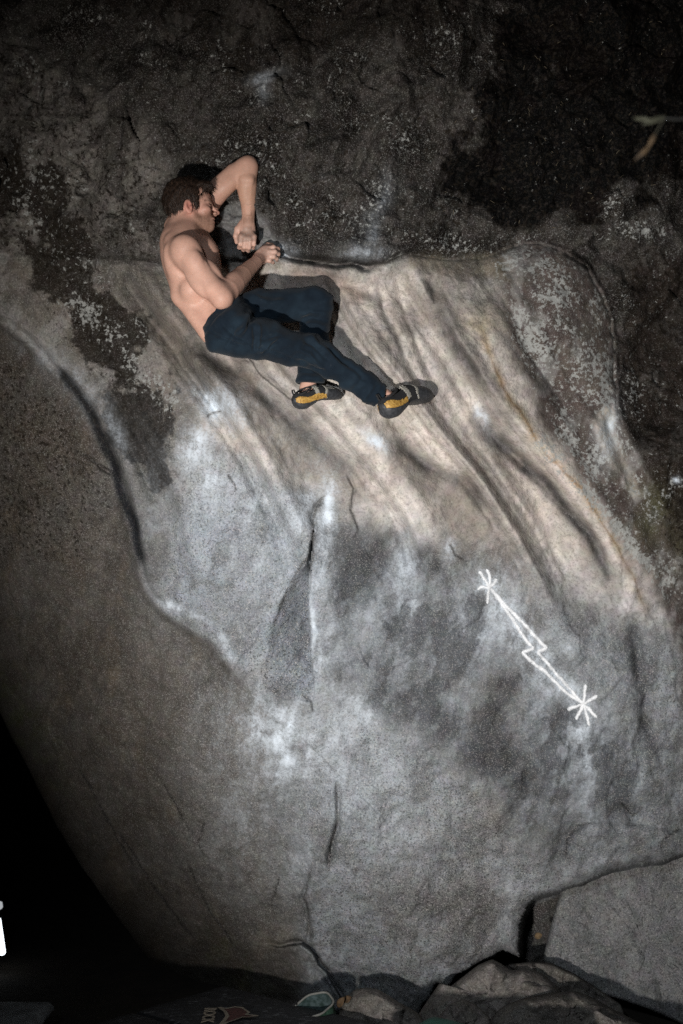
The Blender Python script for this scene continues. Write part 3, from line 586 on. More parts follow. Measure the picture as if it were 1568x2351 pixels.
# ================================================================== THE CLIMBER
class Field:
    """signed-distance field on a rectilinear grid, meshed by surface nets"""
    def __init__(s, xs, ys, zs):
        s.x, s.y, s.z = [np.asarray(a, np.float32) for a in (xs, ys, zs)]
        s.F = np.full((len(xs), len(ys), len(zs)), .08, np.float32)
    def box(s, lo, hi):
        r = []
        for ax, a, b in zip((s.x, s.y, s.z), lo, hi):
            i = max(0, int(np.searchsorted(ax, a)) - 1); j = min(len(ax), int(np.searchsorted(ax, b)) + 1); r.append(slice(i, max(i, j)))
        return tuple(r)
    def coords(s, b): return s.x[b[0]][:, None, None], s.y[b[1]][None, :, None], s.z[b[2]][None, None, :]
    def put(s, b, d, k, mode):
        f = s.F[b]
        if mode == 'sub':
            d = -d
            if k > 0: h = np.maximum(k - np.abs(f - d), 0) / k; s.F[b] = np.maximum(f, d) + h * h * k * .25
            else: s.F[b] = np.maximum(f, d)
        else:
            if k > 0: h = np.maximum(k - np.abs(f - d), 0) / k; s.F[b] = np.minimum(f, d) - h * h * k * .25
            else: s.F[b] = np.minimum(f, d)
    def cone(s, a, b, ra, rb, k=.02, mode='add'):
        a = np.array(a, np.float32); b_ = np.array(b, np.float32); m = max(ra, rb) + .05
        bx = s.box(np.minimum(a, b_) - m, np.maximum(a, b_) + m); X, Y, Z = s.coords(bx); e = b_ - a; l2 = float(e @ e) + 1e-9
        t = np.clip(((X - a[0]) * e[0] + (Y - a[1]) * e[1] + (Z - a[2]) * e[2]) / l2, 0, 1)
        d = np.sqrt((X - a[0] - t * e[0]) ** 2 + (Y - a[1] - t * e[1]) ** 2 + (Z - a[2] - t * e[2]) ** 2) - (ra + (rb - ra) * t)
        s.put(bx, d, k, mode)
    def chain(s, pts, rads, k=.02, k0=None):
        for i in range(len(pts) - 1): s.cone(pts[i], pts[i + 1], rads[i], rads[i + 1], (k0 if (i == 0 and k0) else k))
    def ell(s, c, r, M=None, k=.02, mode='add'):
        c = np.array(c, np.float32); m = max(r) + .05; bx = s.box(c - m, c + m); X, Y, Z = s.coords(bx); X = X - c[0]; Y = Y - c[1]; Z = Z - c[2]
        if M is None: M = np.eye(3)
        M = np.asarray(M, np.float32)      # rows = local axes
        q = [(X * M[i, 0] + Y * M[i, 1] + Z * M[i, 2]) for i in range(3)]
        k0 = np.sqrt(sum((q[i] / r[i]) ** 2 for i in range(3))); k1 = np.sqrt(sum((q[i] / r[i] ** 2) ** 2 for i in range(3))) + 1e-6
        s.put(bx, k0 * (k0 - 1) / k1, k, mode)
    def cut(s, p, n, k=.004):
        """remove what lies on the +n side of the plane through p"""
        n = np.array(n, float); n /= np.linalg.norm(n); X, Y, Z = s.coords((slice(None),) * 3)
        d = ((X - p[0]) * n[0] + (Y - p[1]) * n[1] + (Z - p[2]) * n[2]).astype(np.float32)
        s.F = np.maximum(s.F, d)
    def mesh(s, relax=2):
        F = s.F; I = F < 0; nx, ny, nz = F.shape
        c = I[:-1, :-1, :-1].astype(np.int8)
        cnt = sum(I[i:nx - 1 + i, j:ny - 1 + j, k:nz - 1 + k].astype(np.int8) for i in (0, 1) for j in (0, 1) for k in (0, 1))
        ii, jj, kk = np.nonzero((cnt > 0) & (cnt < 8)); n = len(ii)
        ident = np.full((nx - 1, ny - 1, nz - 1), -1, np.int32); ident[ii, jj, kk] = np.arange(n)
        acc = np.zeros((n, 3)); w_ = np.zeros(n); cs = [(i, j, k) for i in (0, 1) for j in (0, 1) for k in (0, 1)]
        val = {q: F[ii + q[0], jj + q[1], kk + q[2]] for q in cs}; pos = {q: np.stack([s.x[ii + q[0]], s.y[jj + q[1]], s.z[kk + q[2]]], 1) for q in cs}
        for a in cs:
            for ax in range(3):
                if a[ax]: continue
                b = list(a); b[ax] = 1; b = tuple(b); fa, fb = val[a], val[b]; m = (fa < 0) != (fb < 0)
                t = np.where(m, fa / (fa - fb + 1e-12), 0)[:, None]; acc += np.where(m[:, None], pos[a] + t * (pos[b] - pos[a]), 0); w_ += m
        Vt = acc / w_[:, None]; faces = []
        for ax in range(3):
            sl0 = [slice(None)] * 3; sl1 = [slice(None)] * 3; sl0[ax] = slice(0, -1); sl1[ax] = slice(1, None)
            A, B = I[tuple(sl0)], I[tuple(sl1)]; e = np.argwhere(A != B); o1, o2 = [q for q in range(3) if q != ax]
            e = e[(e[:, o1] > 0) & (e[:, o2] > 0) & (e[:, o1] < F.shape[o1] - 1) & (e[:, o2] < F.shape[o2] - 1)]
            def cell(d1, d2):
                q = e.copy(); q[:, o1] += d1; q[:, o2] += d2; return ident[q[:, 0], q[:, 1], q[:, 2]]
            qd = np.stack([cell(-1, -1), cell(0, -1), cell(0, 0), cell(-1, 0)], 1)
            flip = ~A[e[:, 0], e[:, 1], e[:, 2]]
            if ax == 1: flip = ~flip
            qd[flip] = qd[flip][:, ::-1]; faces.append(qd)
        fc = np.concatenate(faces); fc = fc[(fc >= 0).all(1)]
        ed = np.concatenate([fc[:, [0, 1]], fc[:, [1, 2]], fc[:, [2, 3]], fc[:, [3, 0]]])
        for _ in range(relax):
            sm = np.zeros_like(Vt); ct = np.zeros(n)
            for q in range(3): sm[:, q] = np.bincount(ed[:, 0], Vt[ed[:, 1], q], n) + np.bincount(ed[:, 1], Vt[ed[:, 0], q], n)
            ct = np.bincount(ed[:, 0], minlength=n) + np.bincount(ed[:, 1], minlength=n); Vt = Vt * .5 + .5 * sm / np.maximum(ct, 1)[:, None]
        return Vt, fc
def normals(Vt, fc):
    a = Vt[fc[:, 2]] - Vt[fc[:, 0]]; b = Vt[fc[:, 3]] - Vt[fc[:, 1]]; nn = np.cross(a, b); out = np.zeros_like(Vt)
    for q in range(4):
        for c in range(3): out[:, c] += np.bincount(fc[:, q], nn[:, c], len(Vt))
    return out / (np.linalg.norm(out, axis=1, keepdims=True) + 1e-12)
def ax3(lo, hi, zones, coarse):
    """grid axis with finer spacing inside the given zones"""
    o = [lo]
    while o[-1] < hi:
        st = coarse
        for a, b, f in zones:
            if a <= o[-1] <= b: st = min(st, f)
        o.append(o[-1] + st)
    return o
RT = np.array([1.0, 0, 0]); UP = np.array([0, -SP, CP]); FD = np.array([0, CP, SP])     # picture right, up, away
pt = lambda u, v, Y: P(u, v, Y)
# joints
fY = lambda u, v: float(boulder_Y(np.array([float(u)]), np.array([float(v)]))[0])
HIP_R, KNE_R, ANK_R = pt(548, 768, 3.86), pt(716, 806, 4.03), pt(884, 914, 4.18)
HIP_L, KNE_L, ANK_L = pt(562, 714, 4.02), pt(727, 702, 4.09), pt(708, 892, 4.17)
SHO_R, ELB_R, WRI_R = pt(428, 582, 3.80), pt(508, 685, 3.80), pt(587, 603, 4.04)
SHO_L, ELB_L, WRI_L = pt(464, 478, 3.99), pt(568, 384, 3.935), pt(570, 496, 4.035)
NECK = pt(428, 536, 3.90)
xs = ax3(-.80, .34, [(-.76, -.24, .0030)], .0055); ys = ax3(3.55, 4.36, [(3.72, 4.22, .0034)], .006); zs = ax3(2.72, 4.03, [(3.33, 4.0, .0030)], .0055)
B = Field(xs, ys, zs)
def frame(f, u):
    f = np.array(f, float); f /= np.linalg.norm(f); u = np.array(u, float); u -= f * (u @ f); u /= np.linalg.norm(u); return np.stack([f, np.cross(u, f), u])
# torso: long axis follows the curve of the spine
sp_up = pt(430, 545, 3.9) - pt(470, 690, 3.88); LAT = pt(455, 520, 4.08) - pt(432, 580, 3.76)
Mt = np.stack([np.cross(LAT / np.linalg.norm(LAT), sp_up / np.linalg.norm(sp_up)), LAT / np.linalg.norm(LAT), sp_up / np.linalg.norm(sp_up)]); Mt[0] /= np.linalg.norm(Mt[0]); Mt[2] = np.cross(Mt[0], Mt[1])
B.ell(pt(437, 612, 3.97), (.108, .140, .175), Mt, .03)
B.ell(pt(428, 565, 3.95), (.088, .150, .10), Mt, .04)
B.ell(pt(460, 672, 3.985), (.098, .115, .14), Mt, .04)
lo = frame(pt(560, 690, 3.9) - pt(470, 770, 3.9), pt(440, 650, 3.9) - pt(530, 745, 3.9))
B.ell(pt(498, 715, 3.985), (.098, .115, .13), lo, .04)
B.ell(pt(535, 748, 3.945), (.090, .125, .10), lo, .04)
# back: lat, shoulder blade, spinal erectors
B.ell(pt(414, 628, 3.88), (.050, .050, .125), Mt, .03); B.ell(pt(400, 570, 3.865), (.036, .050, .062), Mt, .012); B.cone(pt(398, 556, 3.83), pt(424, 600, 3.815), .012, .010, .012)
B.cone(pt(394, 560, 3.94), pt(415, 680, 3.93), .040, .032, .03); B.cone(pt(415, 680, 3.93), pt(482, 768, 3.92), .035, .04, .03)
B.ell(pt(440, 668, 3.87), (.045, .035, .05), Mt, .03)
for q in range(2): B.cone(pt(450 + q * 8, 650 + q * 17, 3.862), pt(476 + q * 8, 662 + q * 15, 3.862), .011, .008, .018)     # serratus and ribs
# chest
B.ell(pt(456, 588, 3.985), (.088, .105, .125), Mt, .03); B.ell(pt(478, 578, 3.93), (.040, .050, .050), Mt, .03)
# trapezius, neck
B.cone(pt(432, 522, 3.885), pt(416, 566, 3.82), .046, .050, .035); B.cone(pt(436, 520, 3.91), pt(450, 505, 3.98), .048, .055, .03)
B.cone(pt(404, 510, 3.94), pt(398, 548, 3.90), .036, .045, .03); B.cone(pt(394, 520, 3.955), pt(400, 492, 3.975), .032, .022, .02)
B.cone(pt(434, 500, 3.915), pt(420, 548, 3.905), .050, .058, .025)
B.cone(pt(430, 500, 3.862), pt(452, 550, 3.865), .014, .012, .014)                       # neck muscle
B.cone(pt(428, 542, 3.85), pt(458, 552, 3.90), .016, .010, .025)                        # collar bone
# right arm
B.ell(SHO_R + np.array([.0, -.012, .004]), (.064, .062, .070), Mt, .024)
B.ell(pt(440, 594, 3.762), (.060, .032, .040), frame(SHO_R - ELB_R, UP), .008)
B.chain([SHO_R, pt(462, 632, 3.805), pt(490, 664, 3.802), ELB_R], [.056, .0545, .047, .040], .003, .02)
B.ell(pt(484, 624, 3.815), (.066, .036, .038), frame(ELB_R - SHO_R, FD), .007)            # biceps
B.ell(pt(454, 650, 3.802), (.080, .032, .034), frame(ELB_R - SHO_R, FD), .008)           # triceps
B.cone(pt(505, 694, 3.80), pt(511, 686, 3.81), .019, .023, .014)
B.chain([pt(511, 681, 3.812), pt(523, 667, 3.850), pt(537, 652, 3.893), pt(556, 632, 3.950), pt(574, 615, 4.003), WRI_R], [.042, .0470, .0460, .0400, .0325, .0278], .002, .03)
B.ell(pt(533, 648, 3.878), (.080, .030, .038), frame(WRI_R - ELB_R, FD), .012)
for du, dv in ((0, 0), (7, 7), (-6, -5)): B.cone(pt(528 + du, 655 + dv, 3.865), pt(580 + du * .4, 607 + dv * .4, 4.012), .012, .006, .010)      # forearm cords
B.cone(pt(470, 606, 3.772), pt(486, 640, 3.775), .010, .006, .008)
# left arm
for du in (-9, 0, 9): B.cone(pt(566 + du, 415, 3.92), pt(570 + du * .5, 492, 4.008), .011, .006, .010)
B.ell(SHO_L, (.060, .060, .062), None, .03)
B.chain([SHO_L, pt(508, 430, 3.965), pt(540, 400, 3.95), ELB_L], [.052, .049, .046, .041], .003, .03)
B.ell(pt(524, 426, 3.945), (.060, .030, .032), frame(ELB_L - SHO_L, FD), .014)
B.cone(pt(573, 371, 3.935), ELB_L, .020, .026, .016)
B.chain([ELB_L, pt(566, 405, 3.943), pt(567, 425, 3.957), pt(569, 452, 3.985), pt(570, 476, 4.01), WRI_L], [.040, .0440, .0430, .0370, .0310, .0278], .002, .03)
B.ell(pt(560, 424, 3.952), (.075, .028, .032), frame(WRI_L - ELB_L, FD), .012)
# right hand: palm, thumb and four fingers crimped on the hold
B.chain([WRI_R, pt(596, 592, 4.085), pt(606, 585, 4.10)], [.0275, .029, .027], .003)
PALM = frame(pt(620, 578, 4.12) - WRI_R, UP)
B.ell(pt(604, 586, 4.095), (.046, .019, .036), PALM, .012); B.ell(pt(610, 577, 4.098), (.032, .016, .026), PALM, .010)
for a, b, c, d, r in ((pt(613, 571, 4.095), pt(628, 568, 4.098), pt(638, 571, 4.118), pt(641, 575, 4.150), .0098),
                      (pt(616, 579, 4.090), pt(631, 578, 4.090), pt(639, 583, 4.112), pt(640, 588, 4.150), .0100),
                      (pt(614, 588, 4.092), pt(628, 589, 4.092), pt(635, 594, 4.112), pt(636, 598, 4.150), .0094),
                      (pt(608, 596, 4.096), pt(619, 599, 4.096), pt(626, 602, 4.114), pt(628, 604, 4.145), .0082)):
    B.chain([a, b, c, d], [r * 1.12, r, r * .92, r * .8], .005, .010); B.ell(b, (r * 1.1,) * 3, None, .004)
B.chain([pt(597, 582, 4.100), pt(606, 569, 4.118), pt(615, 562, 4.128), pt(625, 562, 4.145)], [.015, .0125, .0105, .0088], .006, .012)
# left hand: back of the hand to us, knuckles down over the edge
B.chain([WRI_L, pt(569, 512, 4.045), pt(567, 526, 4.05)], [.0275, .029, .029], .003)
PL = frame(pt(568, 556, 4.065) - WRI_L, RT)
B.ell(pt(567, 530, 4.055), (.046, .020, .038), PL, .012)
for i, (ku, kv, mu, mv, tu, tv) in enumerate(((553, 543, 551, 560, 549, 568), (563, 548, 561, 567, 559, 573), (574, 549, 572, 568, 570, 575), (584, 543, 583, 561, 581, 569))):
    r = (.0098, .0102, .0098, .0086)[i]
    B.chain([pt(566 + (ku - 567) * .5, 528, 4.052), pt(ku, kv, 4.030), pt(mu, mv, 4.045), pt(tu, tv, 4.085), pt(tu, tv - 5, 4.12)], [r * 1.1, r * 1.22, r, r * .92, r * .85], .005, .009)
B.chain([pt(556, 512, 4.055), pt(545, 526, 4.050), pt(541, 542, 4.055), pt(543, 556, 4.078)], [.0150, .0128, .0110, .0090], .006, .012)
# legs inside the trousers, bare ankles, feet inside the shoes
for h, kn, an, kd in ((HIP_R, KNE_R, ANK_R, 1), (HIP_L, KNE_L, ANK_L, 0)):
    B.chain([h, (h + kn) / 2, kn, kn * .6 + an * .4, kn * .2 + an * .8], [.055, .05, .042, .04, .033], .004, .03)
B.chain([KNE_R * .2 + ANK_R * .8, pt(886, 914, 4.18), pt(899, 928, 4.19)], [.034, .034, .037], .02); B.cone(pt(893, 907, 4.150), pt(896, 910, 4.155), .012, .012, .012)
B.chain([KNE_L * .2 + ANK_L * .8, pt(707, 896, 4.17), pt(706, 914, 4.18)], [.034, .0345, .036], .02); B.cone(pt(710, 895, 4.140), pt(711, 899, 4.142), .012, .012, .012)
# head: local axes forward / left / up
pitch, yaw = R(5.0), R(7.0)
hf = RT * math.cos(yaw) + FD * math.sin(yaw); hf = hf * math.cos(pitch) + UP * math.sin(pitch)
hl = np.cross(UP * math.cos(pitch) - RT * math.sin(pitch), hf); hl /= np.linalg.norm(hl); hu = np.cross(hf, hl)
HM = np.stack([hf, hl, hu]); HC = pt(437, 481, 3.902); HS = .98
hp = lambda f, l, u: HC + HS * (f * hf + l * hl + u * hu)
def hell(c, r, k, mode='add', M=None): B.ell(hp(*c), tuple(q * HS for q in r), HM if M is None else M, k, mode)
hell((-.014, 0, .045), (.096, .074, .088), .02)
hell((.034, 0, .030), (.060, .062, .058), .02)                     # forehead
hell((.038, 0, -.028), (.052, .049, .072), .02)                    # face
for sd_ in (-1, 1):
    B.cone(hp(.004, sd_ * .050, -.036), hp(.026, sd_ * .043, -.066), .016, .016, .016); B.cone(hp(.026, sd_ * .043, -.066), hp(.070, sd_ * .012, -.080), .016, .016, .018)
    hell((.064, sd_ * .040, -.016), (.024, .022, .018), .018)       # cheekbone
B.cone(hp(.050, -.024, -.056), hp(.072, 0, -.060), .022, .021, .02); B.cone(hp(.050, .024, -.056), hp(.072, 0, -.060), .022, .021, .02)
hell((.078, 0, -.081), (.016, .019, .016), .012)                   # chin
hell((.080, 0, .022), (.014, .050, .011), .012)                    # brow
for sd_ in (-1, 1):
    hell((.096, sd_ * .032, .000), (.020, .019, .0125), .010, 'sub'); hell((.0770, sd_ * .031, -.001), (.0125, .015, .0115), .005)
B.cone(hp(.089, 0, .012), hp(.1150, 0, -.019), .0072, .0078, .009); hell((.1168, 0, -.0215), (.0078, .0085, .0075), .007)
for sd_ in (-1, 1): hell((.104, sd_ * .0125, -.0265), (.0095, .0066, .0070), .006)
hell((.0925, 0, -.0485), (.0105, .022, .0062), .006); hell((.0905, 0, -.0600), (.0105, .019, .0068), .005); hell((.104, 0, -.0543), (.014, .030, .0022), .003, 'sub')
EM = frame(hf * .95 - hl * -.30 + hu * .0, hu * .96 - hf * .22)
for sd_ in (-1, 1):
    em = frame(hf + sd_ * .45 * hl * -1, hu * .97 - hf * .2)
    hell((-.007, sd_ * .0775, -.010), (.0195, .0095, .031), .005, M=em); hell((-.001, sd_ * .0885, -.006), (.0115, .0110, .0190), .004, 'sub', em); hell((.0045, sd_ * .080, -.014), (.005, .006, .008), .004)
    hell((-.003, sd_ * .0780, -.034), (.009, .006, .0085), .004, M=em)
B.cone(hp(-.030, 0, -.03), hp(-.040, 0, -.115), .050, .056, .02)
Bv, Bf = B.mesh(2)
loc = (Bv - HC) @ HM.T / HS
BU, BV_ = chart_of(Bv)
nse = fbm(BU * .05, BV_ * .05, 3, 201); ns2 = fbm(BU * .22, BV_ * .22, 2, 203)
sk = np.zeros((len(Bv), 3)) + np.array([.57, .335, .252]); sk *= (1 + .16 * nse + .10 * ns2)[:, None]
mixc = lambda f, c: sk * (1 - f[:, None]) + np.array(c) * f[:, None]
near_ = lambda c, r: np.exp(-(np.linalg.norm(Bv - c, axis=1) / r) ** 2)
sk = mixc(.45 * sstep(610, 450, BU + .3 * BV_ * 0) * 0 + .30 * near_(pt(430, 640, 3.8), .14), (.60, .365, .285))
for c, r, a, cc in ((hp(.118, 0, -.022), .018, .75, (.50, .20, .155)), (hp(-.005, -.08, -.01), .036, .8, (.58, .22, .17)), (hp(.066, -.045, -.02), .032, .55, (.50, .225, .17)), (hp(.07, -.03, .04), .04, .25, (.50, .25, .19)), (ELB_R, .05, .3, (.50, .25, .18)), (pt(478, 690, 3.8), .03, .35, (.50, .24, .18))): sk = mixc(a * near_(c, r), cc)
headz = (np.abs(loc[:, 1]) < .095) & (loc[:, 0] > -.03) & (loc[:, 2] < .1) & (loc[:, 2] > -.13)
stub = headz * sstep(-.018, -.050, loc[:, 2] + .12 * (.055 - loc[:, 0])) * sstep(.0, .022, loc[:, 0]) * (1 - .6 * np.exp(-((loc[:, 2] + .054) / .010) ** 2) * (loc[:, 0] > .08))
stub = np.clip(stub * (.85 + .5 * ns2), 0, 1); sk = mixc(stub * .72, (.15, .082, .052))
lips = headz * np.exp(-((loc[:, 2] + .0535) / .0075) ** 2) * sstep(.082, .09, loc[:, 0]) * (np.abs(loc[:, 1]) < .022); sk = mixc(lips * .45, (.36, .15, .12))
lash = headz * (loc[:, 0] > .068) * np.exp(-((np.abs(loc[:, 1]) - .031) / .014) ** 2) * np.exp(-((loc[:, 2] + .0055 + .12 * (loc[:, 0] - .08)) / .0030) ** 2); sk = mixc(np.clip(lash * 1.6, 0, 1) * .95, (.025, .016, .012))
brow = headz * (loc[:, 0] > .058) * (np.abs(loc[:, 1]) > .010) * (np.abs(loc[:, 1]) < .055) * np.exp(-((loc[:, 2] - .020) / .0055) ** 2); sk = mixc(brow * .75, (.06, .036, .024))
sk = mixc(np.clip(near_(hp(.001, -.087, -.008), .0105), 0, 1) * .7, (.26, .10, .08)); nost = sum(near_(hp(.106, sd_ * .009, -.0345), .0065) for sd_ in (-1, 1)); sk = mixc(np.clip(nost, 0, 1) * .8, (.10, .04, .03))  # hollow of the ear shaded by colour, nostrils painted dark
chk = np.clip(near_(pt(618, 584, 4.1), .055) + near_(pt(566, 548, 4.05), .055), 0, 1) * np.clip(.55 + .8 * ns2, 0, 1); sk = mixc(chk * .55, (.60, .50, .45))
for f, c in ((np.clip(near_(pt(425, 540, 3.86), .05), 0, 1) * .25, (.44, .23, .165)),): sk = mixc(f, c)
hairy = near_(pt(548, 640, 3.97), .07) + near_(pt(568, 440, 3.96), .09); sk = mixc(np.clip(hairy, 0, 1) * .62, (.40, .235, .150)); veins = sstep(.10, .02, np.abs(noise2(BU * .035 + BV_ * .02, BV_ * .03 - BU * .01, 207))) * np.clip(hairy + near_(pt(480, 640, 3.8), .1), 0, 1); sk = mixc(veins * .12, (.34, .20, .19))
n = NB('skin'); o_ = n.obj(); sc_ = n.attr('skin', 'Color'); fn = n.noise(o_, 260, 3, .6); fm = n.noise(o_, 40, 3)
sc_ = n.mix(n.math('MULTIPLY', n.ramp(fn, .45, .7), .18), sc_, (.40, .21, .15)); sc_ = n.mix(n.math('MULTIPLY', n.ramp(fm, .5, .7), .15), sc_, (.55, .27, .21))
M_SKIN = n.done(sc_, n.ramp(fm, .3, .7, .46, .62), n.bump(fn, .25, .0025), Subsurface_Weight=.05, Subsurface_Radius=(.012, .005, .003), Subsurface_Scale=.6, Specular_IOR_Level=.35)
person = empty('person', tuple(pt(560, 760, 3.9)))
tag(person, 'bare-chested climber in dark navy trousers clinging sideways under the ledge', 'person')
body = adopt(person, mesh_obj('body', Bv, Bf, M_SKIN)); attr(body, 'skin', np.concatenate([np.clip(sk, .01, .9), np.ones((len(sk), 1))], 1), 'FLOAT_COLOR')

# ---- hair: a cap of clumps with loose strands over it
xs = ax3(HC[0] - .16, HC[0] + .16, [], .0036); ys = ax3(HC[1] - .14, HC[1] + .14, [], .0042); zs = ax3(HC[2] - .14, HC[2] + .20, [], .0036)
H = Field(xs, ys, zs); X, Y_, Z = np.meshgrid(xs, ys, zs, indexing='ij'); Q = (np.stack([X, Y_, Z], -1) - HC) @ HM.T / HS
f_, l_, u_ = Q[..., 0], Q[..., 1], Q[..., 2]
k0 = np.sqrt(((f_ + .014) / .103) ** 2 + (l_ / .081) ** 2 + ((u_ - .046) / .097) ** 2); cap = (k0 - 1) * .09
clump = noise2(l_ * 80 + f_ * 18, u_ * 30 - f_ * 30, 301) * .0040 + noise2(f_ * 95, u_ * 34 + l_ * 10, 303) * .0035
fr = np.where(u_ > .050, .094 - .30 * np.maximum(u_ - .11, 0) - .10 * np.abs(l_), np.where(u_ > -.030, .046 + .020 * sstep(.025, .05, u_) - .12 * np.maximum(u_ - .0, 0) * 0 + .35 * np.maximum(u_ - .028, 0), -.035))
fr = np.where((u_ <= -.006) & (u_ > -.034), .036, fr)
nape = -.058 - u_
ear = .026 - np.sqrt(((f_ + .004) * .95) ** 2 + ((np.abs(l_) - .078) * .5) ** 2 + ((u_ + .014) * .74) ** 2)
d = np.maximum(np.maximum(cap + clump, (f_ - fr) * .8 + clump), np.maximum(nape + clump, ear))
d = np.maximum(d, np.where((u_ < -.034), f_ + .030, -1))
# fringe hanging forward over the temple
frg = np.sqrt(((f_ - .064) / .036) ** 2 + ((l_ + .03) / .050) ** 2 + ((u_ - .084) / .024) ** 2); d = np.minimum(d, (frg - 1) * .028 + clump)
gap = np.sqrt(((f_ - .052) / .009) ** 2 + ((l_ + .07) / .03) ** 2 + ((u_ - .066) / .016) ** 2); d = np.maximum(d, (1 - gap) * .01)
H.F = d.astype(np.float32); Hv, Hf = H.mesh(1)
rnd = np.random.RandomState(5); hn = normals(Hv, Hf); sel = rnd.choice(len(Hv), min(len(Hv), 4200), replace=False)
sv = []; sf = []
for i in sel:
    p = Hv[i]; nl = hn[i]; q = (p - HC) @ HM.T / HS
    dr = hf * (.9 if q[2] > .07 else -.25) + hu * (-.35 if q[2] > .07 else -1.0) + rnd.randn(3) * .28
    dr -= nl * (dr @ nl) * .85; dr /= np.linalg.norm(dr); sdv = np.cross(dr, nl); sdv /= np.linalg.norm(sdv) + 1e-9
    L = .012 + .014 * rnd.rand(); wd = .0006 + .0005 * rnd.rand(); b = len(sv)
    if q[2] < -.03: L *= .45
    for t in (0, .35, .7, 1):
        c = p + dr * L * t + nl * (.0012 + .006 * t * (1 - t) + .0015 * t * rnd.rand()) + np.array([0, 0, -.006]) * t * t
        sv += [c - sdv * wd * (1 - t * .8), c + sdv * wd * (1 - t * .8)]
    for k in range(3): sf.append((b + 2 * k, b + 2 * k + 1, b + 2 * k + 3, b + 2 * k + 2))
sv = np.array(sv); sf = np.array(sf)
n = NB('brown_hair'); o_ = n.obj(); q = n.noise(n.scale(o_, (1, 1, .35)), 160, 3, .7)
M_HAIR = n.done(n.mix(n.ramp(q, .35, .7), (.012, .008, .006), (.050, .029, .019)), .5, n.bump(q, .9, .006), Specular_IOR_Level=.35)
hair = adopt(person, mesh_obj('hair', np.concatenate([Hv, sv]), np.concatenate([Hf, sf + len(Hv)]), M_HAIR)); hair['label'] = 'short dark brown hair swept forward'

# ---- trousers
xs = ax3(-.62, .34, [], .0048); ys = ax3(3.62, 4.34, [], .0055); zs = ax3(2.86, 3.62, [], .0048)
T = Field(xs, ys, zs)
T.ell(pt(505, 724, 3.96), (.108, .132, .12), lo, .0); T.ell(pt(530, 752, 3.945), (.108, .142, .11), lo, .04)
T.ell(pt(518, 768, 3.88), (.090, .075, .080), lo, .03); T.ell(pt(530, 760, 4.0), (.09, .075, .08), lo, .03)
T.chain([HIP_R, pt(618, 784, 3.93), pt(668, 800, 3.98), KNE_R, pt(770, 842, 4.075), pt(830, 882, 4.125), pt(874, 912, 4.17), pt(892, 923, 4.185)], [.090, .084, .076, .071, .064, .059, .057, .057], .005, .04)
T.chain([HIP_L, pt(630, 703, 4.05), pt(690, 700, 4.075), KNE_L, pt(722, 760, 4.125), pt(717, 820, 4.15), pt(712, 868, 4.165), pt(710, 900, 4.17)], [.087, .077, .071, .070, .068, .064, .062, .062], .005, .04)
T.ell(pt(733, 692, 4.075), (.066, .062, .058), None, .012)
wn = -RT + UP + .12 * FD
T.cut(pt(505, 713, 3.88), wn)
hemR = RT * .86 - UP * .42 + FD * .25; T.cut(pt(869, 919, 4.17), hemR)
hl_n = pt(712, 900, 4.2) - pt(714, 840, 4.19)
X, Y_, Z = T.coords((slice(None),) * 3); nd = hl_n / np.linalg.norm(hl_n); c0 = pt(712, 881, 4.195)
dd = (X - c0[0]) * nd[0] + (Y_ - c0[1]) * nd[1] + (Z - c0[2]) * nd[2]; T.F = np.where(X < pt(775, 890, 4.2)[0], np.where((Y_ > 4.085) | (X < pt(750, 880, 4.1)[0]), np.maximum(T.F, dd), T.F), T.F).astype(np.float32)
Tv, Tf = T.mesh(3)
TN = normals(Tv, Tf); TU, TVv = chart_of(Tv); front = sstep(-.1, .35, -(TN @ FD))
dsp = np.zeros(len(Tv))
TWu = TU + 6 * fbm(TU * .02, TVv * .02, 2, 401); TWv = TVv + 6 * fbm(TU * .02 + 9, TVv * .02, 2, 402)
for c, wd, a in (([(578, 745), (586, 775), (582, 812)], 5, -.007), ([(590, 740), (594, 778), (588, 812)], 4, .005), ([(575, 770), (610, 780), (650, 770)], 4, -.005), ([(596, 812), (615, 790), (645, 772)], 5, .006), ([(600, 818), (620, 796), (652, 778)], 4, -.005),
                 ([(470, 752), (510, 775), (570, 800)], 4, -.005), ([(500, 735), (540, 770), (575, 782)], 5, -.006), ([(520, 800), (532, 775), (545, 742)], 4, -.005), ([(545, 780), (560, 745), (580, 715)], 6, .006), ([(560, 770), (575, 735), (600, 712)], 5, -.006),
                 ([(560, 690), (590, 705), (640, 712)], 6, -.006), ([(575, 680), (610, 692), (660, 690)], 6, .005), ([(690, 775), (720, 790), (760, 830)], 5, -.006), ([(680, 800), (710, 815), (750, 850)], 5, .006), ([(675, 825), (700, 835), (735, 860)], 5, -.006), ([(700, 760), (740, 800), (800, 850)], 6, .006), ([(740, 790), (790, 830), (850, 880)], 5, -.005),
                 ([(690, 735), (720, 728), (755, 735)], 6, -.007), ([(688, 720), (715, 716), (758, 716)], 6, .006), ([(700, 745), (725, 742), (756, 752)], 5, .005), ([(690, 850), (720, 858), (750, 850)], 6, -.006), ([(800, 905), (825, 885), (835, 860)], 6, -.004), ([(830, 925), (848, 900), (856, 880)], 5, .005), ([(560, 790), (640, 812), (700, 838)], 3, -.003)):
    d, _, t = poly_dist(TWu, TWv, c); dsp += a * np.exp(-(d / wd) ** 2) * np.clip(np.minimum(t, 1 - t) * 5, 0, 1)
dsp = dsp * front * 1.9 + .0105 * fbm(TU * .018 + TVv * .010, TVv * .026, 2, 405) * 1.6
hem = np.exp(-((np.abs((Tv - pt(869, 919, 4.17)) @ (hemR / np.linalg.norm(hemR)) + .022)) / .004) ** 2); dsp -= .0018 * hem * (TU > 800)
